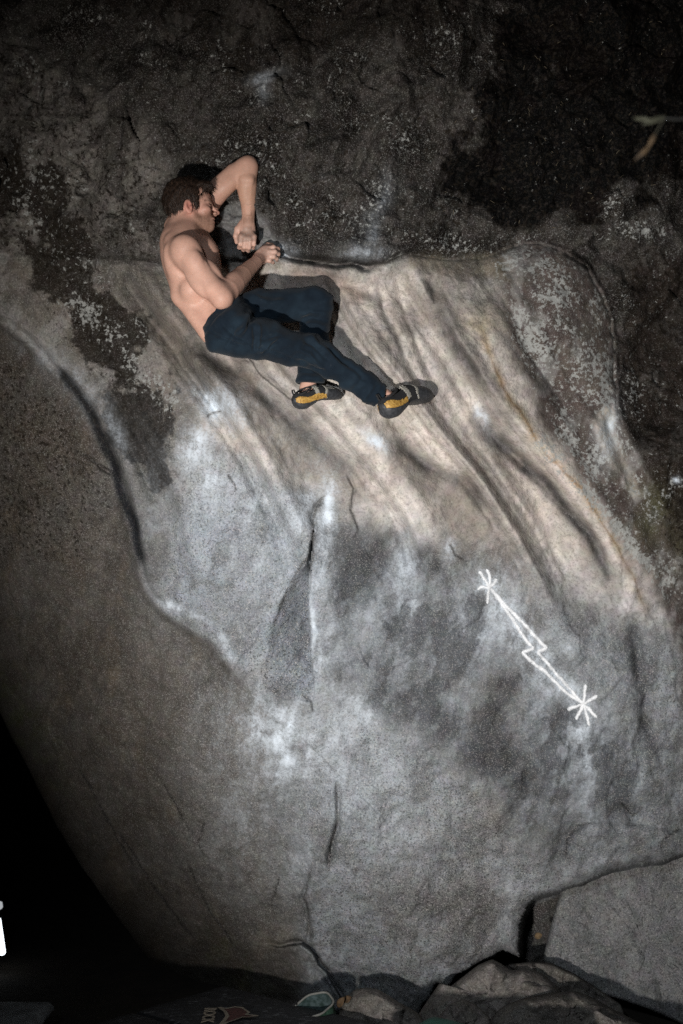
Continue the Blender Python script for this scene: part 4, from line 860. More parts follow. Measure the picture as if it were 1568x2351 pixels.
wb = np.abs((Tv - pt(505, 713, 3.88)) @ (wn / np.linalg.norm(wn)) + .036); dsp -= .0025 * np.exp(-(wb / .004) ** 2)
Tv = Tv + TN * dsp[:, None]
n = NB('navy_cotton'); o_ = n.obj(); a = n.noise(o_, 9, 4, .6); b = n.noise(n.scale(o_, (1, 1, 1)), 420, 2, .6); c = n.noise(o_, 46, 4, .7)
cc = n.mix(n.ramp(a, .35, .7), (.0060, .0115, .0190), (.0125, .0235, .0350)); cc = n.mix(n.math('MULTIPLY', n.ramp(b, .45, .7), .35), cc, (.014, .022, .031)); cc = n.mix(n.math('MULTIPLY', n.ramp(c, .62, .76), .22), cc, (.06, .065, .07))
M_NAVY = n.done(cc, .85, n.bump(b, .35, .002), Sheen_Weight=.06, Specular_IOR_Level=.12)
trousers = adopt(person, mesh_obj('trousers', Tv, Tf, M_NAVY)); trousers['label'] = 'dark navy cotton trousers'

# ---- climbing shoes
M_RUB = simple('black_rubber', (.040, .042, .046), .55, .3, 90, .2, 0, .4)
n = NB('yellow_print'); o_ = n.obj(); q = n.math('ABSOLUTE', n.math('SUBTRACT', n.noise(o_, 75, 3, .55, dist=1.2), .5)); q2 = n.noise(o_, 120, 3)
M_YEL = n.done(n.mix(n.ramp(q, .008, .035), (.16, .08, .02), n.mix(n.ramp(q2, .35, .65), (.40, .215, .040), (.55, .335, .085))), .6)
M_GOLD = n.m
M_BLK = simple('black_suede', (.013, .013, .014), .9, .3, 150, .3)
M_GRY = simple('grey_leather', (.27, .255, .22), .75, .2, 140, .2)
ST = [(-.004, .018, .050, .016), (.004, .004, .062, .026), (.020, -.006, .066, .0315), (.045, -.008, .066, .0335), (.075, .002, .070, .034), (.105, .012, .080, .0365), (.135, .012, .076, .041), (.165, .006, .066, .0445), (.195, .000, .056, .045), (.220, -.004, .046, .040), (.238, -.005, .036, .030), (.250, -.002, .022, .015)]
def make_shoe(name, heel, toe, upv, label, mirror, yl=.58):
    ex = np.array(toe) - np.array(heel); L = np.linalg.norm(ex); ex /= L; ez = np.array(upv, float); ez -= ex * (ez @ ex); ez /= np.linalg.norm(ez); ey = np.cross(ez, ex) * mirror
    S_ = L / .25; Wd = lambda x, y, z: np.array(heel) + S_ * (x * ex + y * ey + z * ez)
    xs_ = np.linspace(0, 1, 97); stx = np.array(ST); tt = np.linspace(0, 1, len(ST)); SS = np.stack([np.interp(xs_, tt, stx[:, k]) for k in range(4)], 1)
    for _ in range(2): SS[1:-1] = SS[:-2] * .25 + SS[1:-1] * .5 + SS[2:] * .25
    NA = 84; grid = []; par = []
    for i, (x, zb, zt, wd) in enumerate(SS):
        bend = -.010 * (x / .25) ** 2 * 0 + .012 * math.sin(3.14 * x / .25) * -1 * (mirror)
        for k in range(NA):
            th = 6.28319 * k / NA; cy, sz = math.cos(th), math.sin(th); e = .78
            y = math.copysign(abs(cy) ** e, cy) * wd * (1 - .18 * max(sz, 0)); z = (zb + zt) / 2 + math.copysign(abs(sz) ** e, sz) * (zt - zb) / 2
            grid.append(Wd(x, y + bend * .5, z)); par.append((x / .25, (z - zb) / (zt - zb), cy, sz))
    grid = np.array(grid); parts = {'upper': [], 'rubber_rand': [], 'heel_rubber': [], 'side_panel': [], 'lace_panel': []}
    for i in range(96):
        for k in range(NA):
            q = (i * NA + k, i * NA + (k + 1) % NA, (i + 1) * NA + (k + 1) % NA, (i + 1) * NA + k); x, h, cy, sz = np.mean([par[j] for j in q], 0)
            if .06 < x < .36 and h > .90: continue                                      # opening for the ankle
            wob = .02 * math.sin(22 * x)
            if x < .36 and h < .36 - .60 * max(x - .14, 0): nm = 'heel_rubber'
            elif x > .56 + .16 * abs(h - .35) and (h < .82 or x > .78): nm = 'rubber_rand'
            elif h < .13: nm = 'rubber_rand'
            elif x < yl and h < .80 - .62 * x * (.58 / yl) + wob: nm = 'side_panel'
            elif (abs(x - .40) < .035 + .012 * math.sin(60 * h) and h > .30) or abs(x - (.56 + .10 * abs(h - .4))) < .025 or (x > .58 and h >= .80 and x <= .80 and cy * 0 == 0): nm = 'lace_panel'
            else: nm = 'upper'
            parts[nm].append(q)
    nb0 = len(grid); grid = np.vstack([grid, grid[:NA].mean(0), grid[96 * NA:].mean(0)])
    for k in range(NA): parts['heel_rubber'].append((k, nb0, nb0, (k + 1) % NA)); parts['rubber_rand'].append((96 * NA + k, 96 * NA + (k + 1) % NA, nb0 + 1, nb0 + 1))
    root = empty(name, tuple(heel)); root['label'] = label
    for nm, fs in parts.items():
        if not fs: continue
        used = sorted({j for f in fs for j in f}); mp = {j: a for a, j in enumerate(used)}
        ob = mesh_obj(nm, grid[used], [list(dict.fromkeys(mp[j] for j in f)) for f in fs], {'upper': M_BLK, 'rubber_rand': M_RUB, 'heel_rubber': M_RUB, 'side_panel': M_YEL, 'lace_panel': M_GRY}[nm])
        md = ob.modifiers.new('thick', 'SOLIDIFY'); md.thickness = {'upper': .002, 'rubber_rand': .0042, 'heel_rubber': .005, 'side_panel': .003, 'lace_panel': .0045}[nm]; md.offset = -1 if False else 0.6
        adopt(root, ob)
    # padded collar, pull loop, strap with a buckle ring
    bm = bmesh.new(); ring = [Vector(Wd(.012 + .078 * (.5 + .5 * math.cos(a)), .030 * math.sin(a), .067 + .010 * math.cos(a))) for a in np.linspace(0, 6.28319, 25)]
    tube(bm, ring, .0045 * S_, 6, False); adopt(root, bm_obj('collar', bm, M_BLK, None, True))
    bm = bmesh.new(); tube(bm, [Vector(Wd(*q)) for q in ((.006, 0, .052), (-.006, 0, .066), (-.006, .002, .082), (.003, .002, .082), (.008, 0, .064))], .0036 * S_, 6); adopt(root, bm_obj('pull_loop', bm, M_BLK, None, True))
    bm = bmesh.new()
    for off in (0, 1): tube(bm, [Vector(Wd(.098 + off * .012 + .006 * math.sin(6 * t), -.038 + .010 * t + .028 * max(t - .6, 0), .030 + .062 * t)) for t in np.linspace(0, .80, 9)], .0030 * S_, 6)
    adopt(root, bm_obj('strap', bm, M_GRY, None, True))
    bm = bmesh.new(); c = Wd(.098, -.0405, .040)
    for r_, z_ in ((.0075, .0), ):
        M4 = Matrix(((ex[0], ez[0], -ey[0], c[0]), (ex[1], ez[1], -ey[1], c[1]), (ex[2], ez[2], -ey[2], c[2]), (0, 0, 0, 1)))
        bmesh.ops.create_cone(bm, cap_ends=True, segments=14, radius1=r_ * S_, radius2=r_ * .7 * S_, depth=.007, matrix=M4)
    adopt(root, bm_obj('badge', bm, M_YEL, None, False))
    return root
shoe_r = make_shoe('climbing_shoe', pt(889, 958, 4.12), pt(986, 917, fY(986, 915) - .02), UP * .82 - RT * -.38 * -1 - FD * .1, 'black and yellow climbing shoe with its toe pressed to the rock', 1, .36)
shoe_l = make_shoe('climbing_shoe', pt(680, 937, 4.11), pt(781, 911, fY(781, 909) - .02), UP * .98 + RT * .05 - FD * .12, 'black and yellow climbing shoe under the bent knee', 1)
for s_ in (shoe_r, shoe_l): adopt(person, s_)
# ================================================================== CHALK DRAWING ON THE FACE
n = NB('white_chalk'); o_ = n.obj(); a = n.noise(o_, 210, 4, .75); b = n.noise(o_, 45, 3, .6); e_ = n.attr('edge')
fac = n.ramp(n.math('SUBTRACT', n.math('ADD', n.math('MULTIPLY', a, .75), n.math('MULTIPLY', b, .25)), n.math('MULTIPLY', e_, .50)), .12, .52)
tr = n.n.new('ShaderNodeBsdfTransparent'); mx = n.n.new('ShaderNodeMixShader'); n.link(fac, mx.inputs[0]); n.link(tr.outputs[0], mx.inputs[1]); n.link(n.b.outputs[0], mx.inputs[2]); n.link(mx.outputs[0], n.out.inputs[0])
M_CHALK = n.done(n.mix(b, (.84, .87, .90), (.93, .94, .95)), .95, n.bump(a, .5, .003))
def chalk_stroke(bm, lay_, pts, wd, seed):
    c = smooth_curve(pts, 6) if len(pts) > 2 else np.array([np.array(pts[0]) + (np.array(pts[1]) - np.array(pts[0])) * t for t in np.linspace(0, 1, 9)])
    L = np.concatenate([[0], np.cumsum(np.linalg.norm(np.diff(c, axis=0), axis=1))]); m = max(4, int(L[-1] / 3.0)); s = np.linspace(0, L[-1], m)
    q = np.stack([np.interp(s, L, c[:, k]) for k in (0, 1)], 1); tg = np.gradient(q, axis=0); tg /= np.linalg.norm(tg, axis=1, keepdims=True) + 1e-9; nr = np.stack([-tg[:, 1], tg[:, 0]], 1)
    q = q + nr * (1.1 * noise2(s * .06, s * 0 + seed * 3.7, 500 + seed))[:, None]
    wv = wd * (1 + .30 * noise2(s * .09, s * 0 + seed * 1.3, 600 + seed)) * np.clip(np.minimum(s + 2, L[-1] - s + 2) / 5, .35, 1); K = 7; rows = []
    gu = np.stack([q[:, 0] + nr[:, 0] * wv * t for t in np.linspace(-1, 1, K)], 1); gv = np.stack([q[:, 1] + nr[:, 1] * wv * t for t in np.linspace(-1, 1, K)], 1)
    Yg = boulder_Y(gu.ravel(), gv.ravel()).reshape(gu.shape); prof = (1 - np.linspace(-1, 1, K) ** 2) * .0022 + .0016
    W3 = P(gu, gv, Yg - prof[None, :])
    for i in range(m): rows.append([bm.verts.new(W3[i, k]) for k in range(K)])
    for i in range(m):
        for k in range(K): rows[i][k][lay_] = abs(-1 + 2 * k / (K - 1)) ** 1.5
    for i in range(m - 1):
        for k in range(K - 1): bm.faces.new((rows[i][k], rows[i + 1][k], rows[i + 1][k + 1], rows[i][k + 1]))
def chalk_obj(name, strokes):
    bm = bmesh.new(); ly = bm.verts.layers.float.new('edge')
    for i, (pts, wd) in enumerate(strokes): chalk_stroke(bm, ly, pts, wd, i + len(name))
    return adopt(boulder, bm_obj(name, bm, M_CHALK, None, True))
zc = lambda x, y: ((1600 + x / 2.3517) * .65333, (1900 + y / 2.3511) * .65333)
S1 = zc(285, 390); S2 = zc(1060, 1350)
o = chalk_obj('chalk_star', [([zc(195, 252), zc(240, 315), S1], 6.2), ([zc(258, 235), zc(285, 300), S1], 5.7), ([zc(345, 318), S1], 6.2), ([zc(185, 405), zc(222, 383), S1], 5.9), ([zc(265, 520), zc(270, 450), S1], 5.9)])
o['label'] = 'upper chalk star of the lightning drawing'
o = chalk_obj('chalk_star', [([zc(1076, 1188), S2], 6.4), ([zc(1175, 1278), zc(1110, 1320), S2], 6.4), ([zc(925, 1392), zc(985, 1375), S2], 6.2), ([zc(998, 1478), zc(1030, 1410), S2], 6.4), ([zc(1108, 1528), zc(1085, 1440), S2], 5.9), ([zc(1168, 1462), zc(1110, 1395), S2], 6.2)])
o['label'] = 'lower chalk star of the lightning drawing'
o = chalk_obj('chalk_lightning_bolt', [([S1, zc(330, 440), zc(400, 545), zc(470, 640), zc(540, 755), zc(590, 830), zc(632, 868)], 6.8), ([zc(632, 872), zc(640, 892), zc(600, 905), zc(552, 920)], 7.0), ([zc(552, 918), zc(620, 990), zc(720, 1065), zc(810, 1150), zc(900, 1240), zc(1000, 1310), S2], 6.8),
                                       ([zc(300, 400), zc(390, 510), zc(480, 600), zc(570, 690), zc(660, 790), zc(720, 855), zc(760, 885)], 7.0), ([zc(760, 885), zc(720, 900), zc(680, 918)], 7.0), ([zc(680, 918), zc(740, 990), zc(810, 1070), zc(880, 1150), zc(960, 1240), zc(1030, 1320), S2], 6.6)])
o['label'] = 'white chalk lightning bolt outline'

# ================================================================== ROCKS AT THE FOOT
def ground_pt(u, v, z):
    dx, dy, dz = chart_dir(u, v); t = (z - CAM[2]) / dz; return np.array([dx * t, dy * t, z])
def make_rock(name, poly, Yc, bulge, thick, mat, label, seed, cat='rock', sharp=.35, tilt=(0, 0), rings=22, group=None, rough=1.0, creases=()):
    pl = np.array(poly, float); c = pl.mean(0); cl = np.vstack([pl, pl[:1]]); L = np.concatenate([[0], np.cumsum(np.linalg.norm(np.diff(cl, axis=0), axis=1))]); N = int(L[-1] / 5)
    s = np.linspace(0, L[-1], N, endpoint=False); per = np.stack([np.interp(s, L, cl[:, k]) for k in (0, 1)], 1)
    per = per * .7 + .15 * (np.roll(per, 1, 0) + np.roll(per, -1, 0)); vs = []; fs = []
    t = (np.arange(1, rings + 1) / rings); rows = [('c', 0)] ; U = [c[0]]; Vv = [c[1]]; T = [0.0]
    for tt in t: U += list(c[0] + (per[:, 0] - c[0]) * tt); Vv += list(c[1] + (per[:, 1] - c[1]) * tt); T += [tt] * N
    U = np.array(U); Vv = np.array(Vv); T = np.array(T)
    prof = (1 - np.clip((T - (1 - sharp)) / sharp, 0, 1) ** 2.2) ** .5
    Yf = Yc - bulge * prof + tilt[0] * (U - c[0]) * .001 + tilt[1] * (Vv - c[1]) * .001
    m = .0022; Yf = Yf + rough * (.075 * (fbm(U * m * 3.2, Vv * m * 3.2, 4, 700 + seed) - .6 * np.abs(noise2(U * m * 5, Vv * m * 5, 730 + seed))) + .05 * facets(U * m * 6, Vv * m * 6, 740 + seed) + .022 * facets(U * m * 17, Vv * m * 17, 750 + seed) + .020 * fbm(U * m * 14, Vv * m * 14, 3, 720 + seed)) * (1 - T ** 8 * .6)
    for cr, wd, dp in creases: Yf = Yf + groove(U + 4 * noise2(U * .05, Vv * .05, 7), Vv + 4 * noise2(U * .05 + 5, Vv * .05, 8), cr, wd, dp)
    front = P(U, Vv, Yf); bk = P(np.array([c[0]] + list(per[:, 0] * .92 + c[0] * .08)), np.array([c[1]] + list(per[:, 1] * .92 + c[1] * .08)), np.full(N + 1, Yc + thick))
    vs = np.concatenate([front, bk]); b0 = len(front)
    for k in range(N): fs.append((0, 1 + (k + 1) % N, 1 + k))
    for r in range(rings - 1):
        for k in range(N): a_ = 1 + r * N + k; d_ = 1 + r * N + (k + 1) % N; fs.append((a_, d_, d_ + N, a_ + N))
    lastr = 1 + (rings - 1) * N
    for k in range(N): fs.append((lastr + k, lastr + (k + 1) % N, b0 + 1 + (k + 1) % N, b0 + 1 + k)); fs.append((b0, b0 + 1 + k, b0 + 1 + (k + 1) % N))
    o = mesh_obj(name, vs, fs, mat); bm = bmesh.new(); bm.from_mesh(o.data); bmesh.ops.recalc_face_normals(bm, faces=bm.faces[:]); bm.to_mesh(o.data); bm.free()
    return tag(o, label, cat, group)
M_BLOCK = rock_material('grey_granite', ((.150, .153, .156), (.225, .226, .226), .10, .15, .85))
M_ROCKB = rock_material('brown_granite', ((.135, .122, .110), (.215, .198, .182), .08, .22, .55))
M_ROCKD = rock_material('dark_granite', ((.082, .074, .066), (.14, .128, .116), .05, .25, .5))
make_rock('boulder', [(1258, 2150), (1288, 2040), (1330, 1940), (1460, 1880), (1620, 1850), (1950, 1800), (1950, 2500), (1640, 2392), (1568, 2352), (1500, 2322), (1440, 2300), (1390, 2285), (1330, 2250), (1290, 2232), (1246, 2206)], 5.55, .07, .6, M_BLOCK, 'flat grey speckled granite block under the lip at lower right', 1, 'boulder', .06, (-.10, -.35), 30, rough=.7)
make_rock('rock', [(1165, 2215), (1215, 2208), (1265, 2210), (1320, 2236), (1372, 2270), (1425, 2306), (1440, 2345), (1350, 2350), (1240, 2300)], 5.36, .06, .25, M_ROCKD, 'dark slab wedged between grey block and rounded rocks', 2, sharp=.3, group='rocks at the foot')
make_rock('rock', [(960, 2330), (984, 2293), (1010, 2256), (1030, 2268), (1062, 2243), (1098, 2215), (1130, 2202), (1150, 2212), (1174, 2228), (1215, 2222), (1250, 2238), (1284, 2270), (1300, 2310), (1250, 2370), (1180, 2420), (1080, 2440), (960, 2420)], 5.22, .16, .3, M_ROCKB, 'large cracked tan rock below the boulder, right of the green pad corner', 3, sharp=.55, tilt=(0, -.5), group='rocks at the foot', creases=(([(1172, 2226), (1160, 2245), (1166, 2275), (1160, 2300)], 3, .02), ([(1165, 2245), (1190, 2262), (1204, 2280)], 3, .012), ([(1090, 2300), (1120, 2312), (1150, 2345)], 6, .05)))
make_rock('rock', [(778, 2330), (786, 2300), (800, 2284), (818, 2270), (842, 2267), (868, 2271), (890, 2284), (912, 2299), (935, 2311), (960, 2326), (975, 2345), (985, 2420), (770, 2420)], 5.10, .12, .3, M_ROCKB, 'rounded brown rock beside the green bag', 4, sharp=.6, tilt=(0, -.6), group='rocks at the foot')
make_rock('rock', [(1118, 2400), (1122, 2345), (1150, 2312), (1200, 2292), (1262, 2279), (1318, 2276), (1352, 2286), (1400, 2312), (1462, 2345), (1520, 2400), (1500, 2440), (1130, 2440)], 5.02, .13, .3, M_ROCKD, 'low dark rock in front of the wedged slab', 5, sharp=.55, tilt=(0, -.5), group='rocks at the foot')
make_rock('rock', [(1000, 2400), (1002, 2340), (1030, 2305), (1065, 2293), (1092, 2306), (1124, 2336), (1150, 2400), (1090, 2440)], 4.98, .08, .25, M_ROCKB, 'small tan rock just behind the green pad corner', 6, sharp=.6, tilt=(0, -.5), group='rocks at the foot')
make_rock('rock', [(1290, 2420), (1330, 2345), (1362, 2314), (1400, 2335), (1480, 2352), (1620, 2380), (1640, 2440)], 4.92, .06, .2, M_ROCKB, 'pale wedge-shaped rock at the lower right corner', 7, sharp=.5, tilt=(0, -.6), group='rocks at the foot')

# ---- ground
n = NB('forest_floor'); o_ = n.obj(); a = n.noise(o_, 6, 6, .7); b = n.noise(o_, 60, 4, .7)
M_GND = n.done(n.mix(n.ramp(a, .3, .7), (.018, .013, .009), (.042, .032, .022)), .95, n.bump(b, .8, .02))
gx = np.concatenate([-np.geomspace(400, 9, 16), np.linspace(-8, 8, 81), np.geomspace(9, 400, 16)]); gy = gx + 4
XX, YY = np.meshgrid(gx, gy); ZZ = .05 * fbm(XX * .7, YY * .7, 4, 801) * np.exp(-((XX / 30) ** 2 + (YY / 30) ** 2)) - .02
gi = np.arange(XX.size).reshape(XX.shape)
tag(mesh_obj('ground', np.stack([XX, YY, ZZ], -1).reshape(-1, 3), np.stack([gi[:-1, :-1].ravel(), gi[:-1, 1:].ravel(), gi[1:, 1:].ravel(), gi[1:, :-1].ravel()], 1), M_GND), kind='structure')

# ---- crash pads
n = NB('pad_nylon'); o_ = n.obj(); a = n.noise(o_, 5, 5, .7); b = n.noise(n.scale(o_, (1, 2.4, 1)), 22, 4, .7); c = n.noise(o_, 500, 1)
M_PAD = n.done(n.mix(n.math('MULTIPLY', n.ramp(b, .52, .72), n.ramp(a, .40, .62)), (.020, .021, .024), (.19, .20, .215)), .7, n.bump(n.math('ADD', n.math('MULTIPLY', a, 3.0), c), .3, .008), Specular_IOR_Level=.3)
M_SEAM = simple('black_webbing', (.012, .012, .013), .85, .3, 120, .3)
M_GPAD = simple('green_nylon', (.012, .085, .060), .65, .3, 9, .2)
M_CREAM = simple('cream_print', (.24, .205, .16), .8, .2, 60, .1)
M_MAROON = simple('maroon_print', (.085, .030, .026), .8, .35, 60, .1)
def pad_box(root, name, A, e1, e2, l1, l2, th, mat, puff=.012):
    """a foam panel: corner A on its top face, edges along e1 and e2, slightly domed, rounded rim"""
    n1, n2 = 26, 26; vs = []; fs = []
    def rr(t): return t
    ss = np.concatenate([[0, .008, .02], np.linspace(.06, .94, n1 - 6), [.98, .992, 1]])
    for a_ in ss:
        for b_ in ss:
            ed = min(a_, 1 - a_, b_, 1 - b_); dz = -.016 * max(0, 1 - ed / .02) ** 2 + puff * (1 - (2 * a_ - 1) ** 4) * (1 - (2 * b_ - 1) ** 4) + .006 * float(noise2(np.array(a_ * 4.0 + A[0]), np.array(b_ * 4.0 + A[1]), 3))
            vs.append(A + e1 * l1 * a_ + e2 * l2 * b_ + np.array([0, 0, dz]))
    m = len(ss); rim = [i * m for i in range(m)] + [(m - 1) * m + j for j in range(1, m)] + [i * m + m - 1 for i in range(m - 2, -1, -1)] + [j for j in range(m - 2, 0, -1)]
    for i in range(m - 1):
        for j in range(m - 1): fs.append((i * m + j, (i + 1) * m + j, (i + 1) * m + j + 1, i * m + j + 1))
    for lv in (.35, .7, 1.0):
        b0 = len(vs); prev = rim if lv == .35 else list(range(b0 - len(rim), b0))
        ctr = A + e1 * l1 / 2 + e2 * l2 / 2
        for r in rim:
            p = np.array(vs[r]); q = p - ctr; q[2] = 0; q /= np.linalg.norm(q) + 1e-9; vs.append(np.array([p[0], p[1], A[2] - .016 - (th - .016) * lv]) + q * (.010 if lv < .9 else .0))
        for k in range(len(rim)): k2 = (k + 1) % len(rim); fs.append((prev[k], prev[k2], b0 + k2, b0 + k))
    fs.append(tuple(range(len(vs) - len(rim), len(vs))))
    o = mesh_obj(name, np.array(vs), fs, mat); bm = bmesh.new(); bm.from_mesh(o.data); bmesh.ops.recalc_face_normals(bm, faces=bm.faces[:]); bm.to_mesh(o.data); bm.free()
    return adopt(root, o)
ZP = .20
A = ground_pt(508, 2262, ZP); Bp = ground_pt(306, 2322, ZP); Cp = ground_pt(690, 2331, ZP)
e1 = (Bp - A) / np.linalg.norm(Bp - A); e2 = Cp - A; e2 -= e1 * (e2 @ e1); e2 /= np.linalg.norm(e2); l1 = np.linalg.norm(Bp - A); nz = np.array([0, 0, 1.0])
pad = empty('crash_pad', tuple(A - nz * ZP)); tag(pad, 'black crash pad with a printed cream emblem below the boulder', 'crash pad', 'crash pads')
pad_box(pad, 'foam_panel', A, e1, e2, l1 - .012, 1.05, ZP - .01, M_PAD)
pad_box(pad, 'foam_panel', Bp + e1 * .012, e1, e2, .62, 1.05, ZP - .01, M_PAD)
bm = bmesh.new(); tube(bm, [Vector(Bp + e2 * t - nz * .02) for t in (.01, .5, 1.04)], .012, 6); adopt(pad, bm_obj('hinge', bm, M_SEAM, None, True))
def on_pad(u, v, lift=.0): p = ground_pt(u, v, ZP + .012); return p + nz * lift
# printed word and emblem
fc = bpy.data.curves.new('word', 'FONT'); fc.body = 'ROCK'; fc.size = .078; fc.extrude = .0006; fc.space_character = 1.0; fc.offset = .0018
fo = bpy.data.objects.new('word', fc); COL.objects.link(fo); dg = bpy.context.evaluated_depsgraph_get(); wm_ = bpy.data.meshes.new_from_object(fo.evaluated_get(dg)); bpy.data.objects.remove(fo)
p0 = on_pad(471, 2317); p1 = on_pad(462, 2352); tx = (p1 - p0) / np.linalg.norm(p1 - p0); ty = np.cross(nz, tx)
if (ty @ RT) < 0: pass
wm_.transform(Matrix(((tx[0], ty[0], 0, p0[0]), (tx[1], ty[1], 0, p0[1]), (tx[2], ty[2], 1, p0[2] + .006), (0, 0, 0, 1)))); wm_.materials.append(M_CREAM)
wo = bpy.data.objects.new('printed_word', wm_); COL.objects.link(wo); adopt(pad, wo); wo['label'] = 'cream printed word ROCK'
z4 = lambda x, y: (x / 1.3067 * .65333, (2900 + y / 1.3067) * .65333)
EMB = [z4(1008, 846), z4(1040, 851), z4(1078, 843), z4(1112, 847), z4(1142, 868), z4(1130, 878), z4(1180, 884), z4(1140, 890), z4(1112, 890), z4(1080, 902), z4(1040, 915), z4(1005, 935), z4(1030, 905), z4(1044, 885), z4(1034, 864)]
pts = [on_pad(u, v, .0065) for u, v in EMB]
mesh_f = mesh_obj('emblem_fill', np.array(pts), [tuple(range(len(pts)))], M_MAROON, smooth=False); adopt(pad, mesh_f); mesh_f['label'] = 'maroon tail-shaped emblem'
bm = bmesh.new()
for i in range(len(pts)):
    a_, b_ = pts[i], pts[(i + 1) % len(pts)]; d_ = b_ - a_; nn_ = np.cross(nz, d_); nn_ /= np.linalg.norm(nn_); w_ = .011 if i < 10 else .017; ex_ = d_ / np.linalg.norm(d_) * .006
    bm.faces.new([bm.verts.new(q) for q in (a_ - ex_ - nn_ * w_ / 2 + nz * .002, b_ + ex_ - nn_ * w_ / 2 + nz * .002, b_ + ex_ + nn_ * w_ / 2 + nz * .002 * (1.2 + .1 * (i % 3)), a_ - ex_ + nn_ * w_ / 2 + nz * .002 * (1.2 + .1 * (i % 3)))])
eo = bm_obj('emblem_outline', bm, M_CREAM); adopt(pad, eo)
gp = ground_pt(996, 2331, .30); gl = ground_pt(954, 2350, .30); gr = ground_pt(1072, 2350, .30)
f1 = gl - gp; f1 /= np.linalg.norm(f1); f2 = gr - gp; f2 -= f1 * (f2 @ f1) * .5; f2 /= np.linalg.norm(f2)
gpad = empty('crash_pad', tuple(gp - nz * .3)); tag(gpad, 'corner of a green crash pad poking into the bottom edge', 'crash pad', 'crash pads')
pad_box(gpad, 'foam_panel', gp, f1, f2, .6, .6, .26, M_GPAD, .006)
bm = bmesh.new(); tube(bm, [Vector(gp + f1 * .55 - nz * .02), Vector(gp + (f1 + f2) * .004 - nz * .016), Vector(gp + f2 * .55 - nz * .02)], .006, 6); adopt(gpad, bm_obj('piping', bm, M_GPAD, None, True))
# far pad edge by the lantern
fa = ground_pt(-90, 2304, .18); fp = empty('crash_pad', tuple(fa - nz * .18)); tag(fp, 'dim folded crash pad edge at the left border under the lantern', 'crash pad', 'crash pads')
M_FAR = simple('blue_grey_nylon', (.16, .18, .2), .7, .25, 12, .2)
pad_box(fp, 'foam_panel', fa + np.array([-.55, 0, 0]), np.array([1.0, .05, 0]), np.array([.05, -1.0, 0]), .98, .7, .055, M_FAR)
pad_box(fp, 'foam_panel', fa + np.array([-.57, .02, -.09]), np.array([1.0, .05, 0]), np.array([.05, -1.0, 0]), .94, .7, .09, M_SEAM)

# ---- green chalk bag, mouth towards us and to the left
n = NB('green_cloth'); o_ = n.obj(); a = n.noise(o_, 26, 4, .7); b = n.noise(o_, 400, 2)
M_GCL = n.done(n.mix(n.ramp(a, .38, .68), (.008, .042, .020), (.06, .13, .09)), .85, n.bump(b, .4, .003))
n = NB('chalky_lining'); o_ = n.obj(); a = n.noise(o_, 30, 4, .7)
M_LIN = n.done(n.mix(n.ramp(a, .35, .7), (.015, .035, .03), (.09, .13, .135)), .9)
bag = empty('chalk_bag', (0, 0, 0)); bc = Vector(ground_pt(728, 2358, .13).tolist()); bag.location = bc - Vector((0, 0, .13))
tag(bag, 'green cloth chalk bag with pale rim standing beside the black pad', 'bag')
axz = Vector((-.30, -.22, .93)).normalized(); axx = axz.orthogonal().normalized(); axy = axz.cross(axx)
def lathe(prof, nseg=36, wob=.006):
    bm = bmesh.new(); rows = []
    for r_, h_ in prof:
        rows.append([bm.verts.new(bc + axz * (h_ + .010 * math.sin(2 * a_ + .5) * (h_ > .05)) + (axx * math.cos(a_) * 1.08 + axy * math.sin(a_)) * (r_ + wob * math.sin(3 * a_ + h_ * 30) + wob * .6 * math.sin(7 * a_ - h_ * 50))) for a_ in [6.28319 * k / nseg for k in range(nseg)]])
    for r0, r1 in zip(rows[:-1], rows[1:]):
        for k in range(nseg): bm.faces.new((r0[k], r0[(k + 1) % nseg], r1[(k + 1) % nseg], r1[k]))
    bm.faces.new(rows[0][::-1]); return bm, rows
bm, rows = lathe([(.060, -.12), (.088, -.118), (.098, -.08), (.094, -.03), (.098, .02), (.099, .06), (.098, .098)]); rim = [v.co.copy() for v in rows[-1]]
adopt(bag, bm_obj('outer_cloth', bm, M_GCL, None, True))
bm, _ = lathe([(.070, -.10), (.084, -.08), (.088, -.02), (.092, .05), (.0945, .097)]); adopt(bag, bm_obj('lining', bm, M_LIN, None, True))
bm = bmesh.new(); tube(bm, rim + [rim[0]], .0052, 6, False); adopt(bag, bm_obj('rim_cord', bm, simple('pale_cord', (.22, .22, .20), .8, .2, 200, .3), None, True))
bm = bmesh.new(); tube(bm, [rim[9], rim[9] + Vector((.0, -.004, .014)), rim[10] + Vector((.0, -.004, .014)), rim[11]], .006, 6); adopt(bag, bm_obj('buckle', bm, M_SEAM, None, True))

# ---- dry leaves lodged in the cracks
M_LEAF = simple('dry_leaf', (.075, .043, .018), .8, .35, 70, .4)
M_LEAFY = simple('yellowing_leaf', (.042, .037, .018), .8, .3, 40, .3)
def leaf_mesh(name, base, d, nrm, L, W, curl, mat, parent=None):
    d = Vector(d).normalized(); nrm = Vector(nrm); nrm = (nrm - d * nrm.dot(d)).normalized(); s_ = d.cross(nrm); bm = bmesh.new(); rows = []
    for i in range(9):
        t = i / 8; wd = W * math.sin(math.pi * min(1, t * .92 + .06)) ** .8 * (1 - .25 * t); c = Vector(base) + d * L * t + nrm * curl * math.sin(3.1 * t) * L
        rows.append([bm.verts.new(c + s_ * wd * k / 2 + nrm * abs(k) * .16 * wd) for k in (-2, -1, 0, 1, 2)])
    for a_, b_ in zip(rows[:-1], rows[1:]):
        for k in range(4): bm.faces.new((a_[k], a_[k + 1], b_[k + 1], b_[k]))
    o = bm_obj(name, bm, mat, None, True); md = o.modifiers.new('t', 'SOLIDIFY'); md.thickness = .0006
    return adopt(parent, o) if parent else o
lp = P(781, 2309, 4.99)
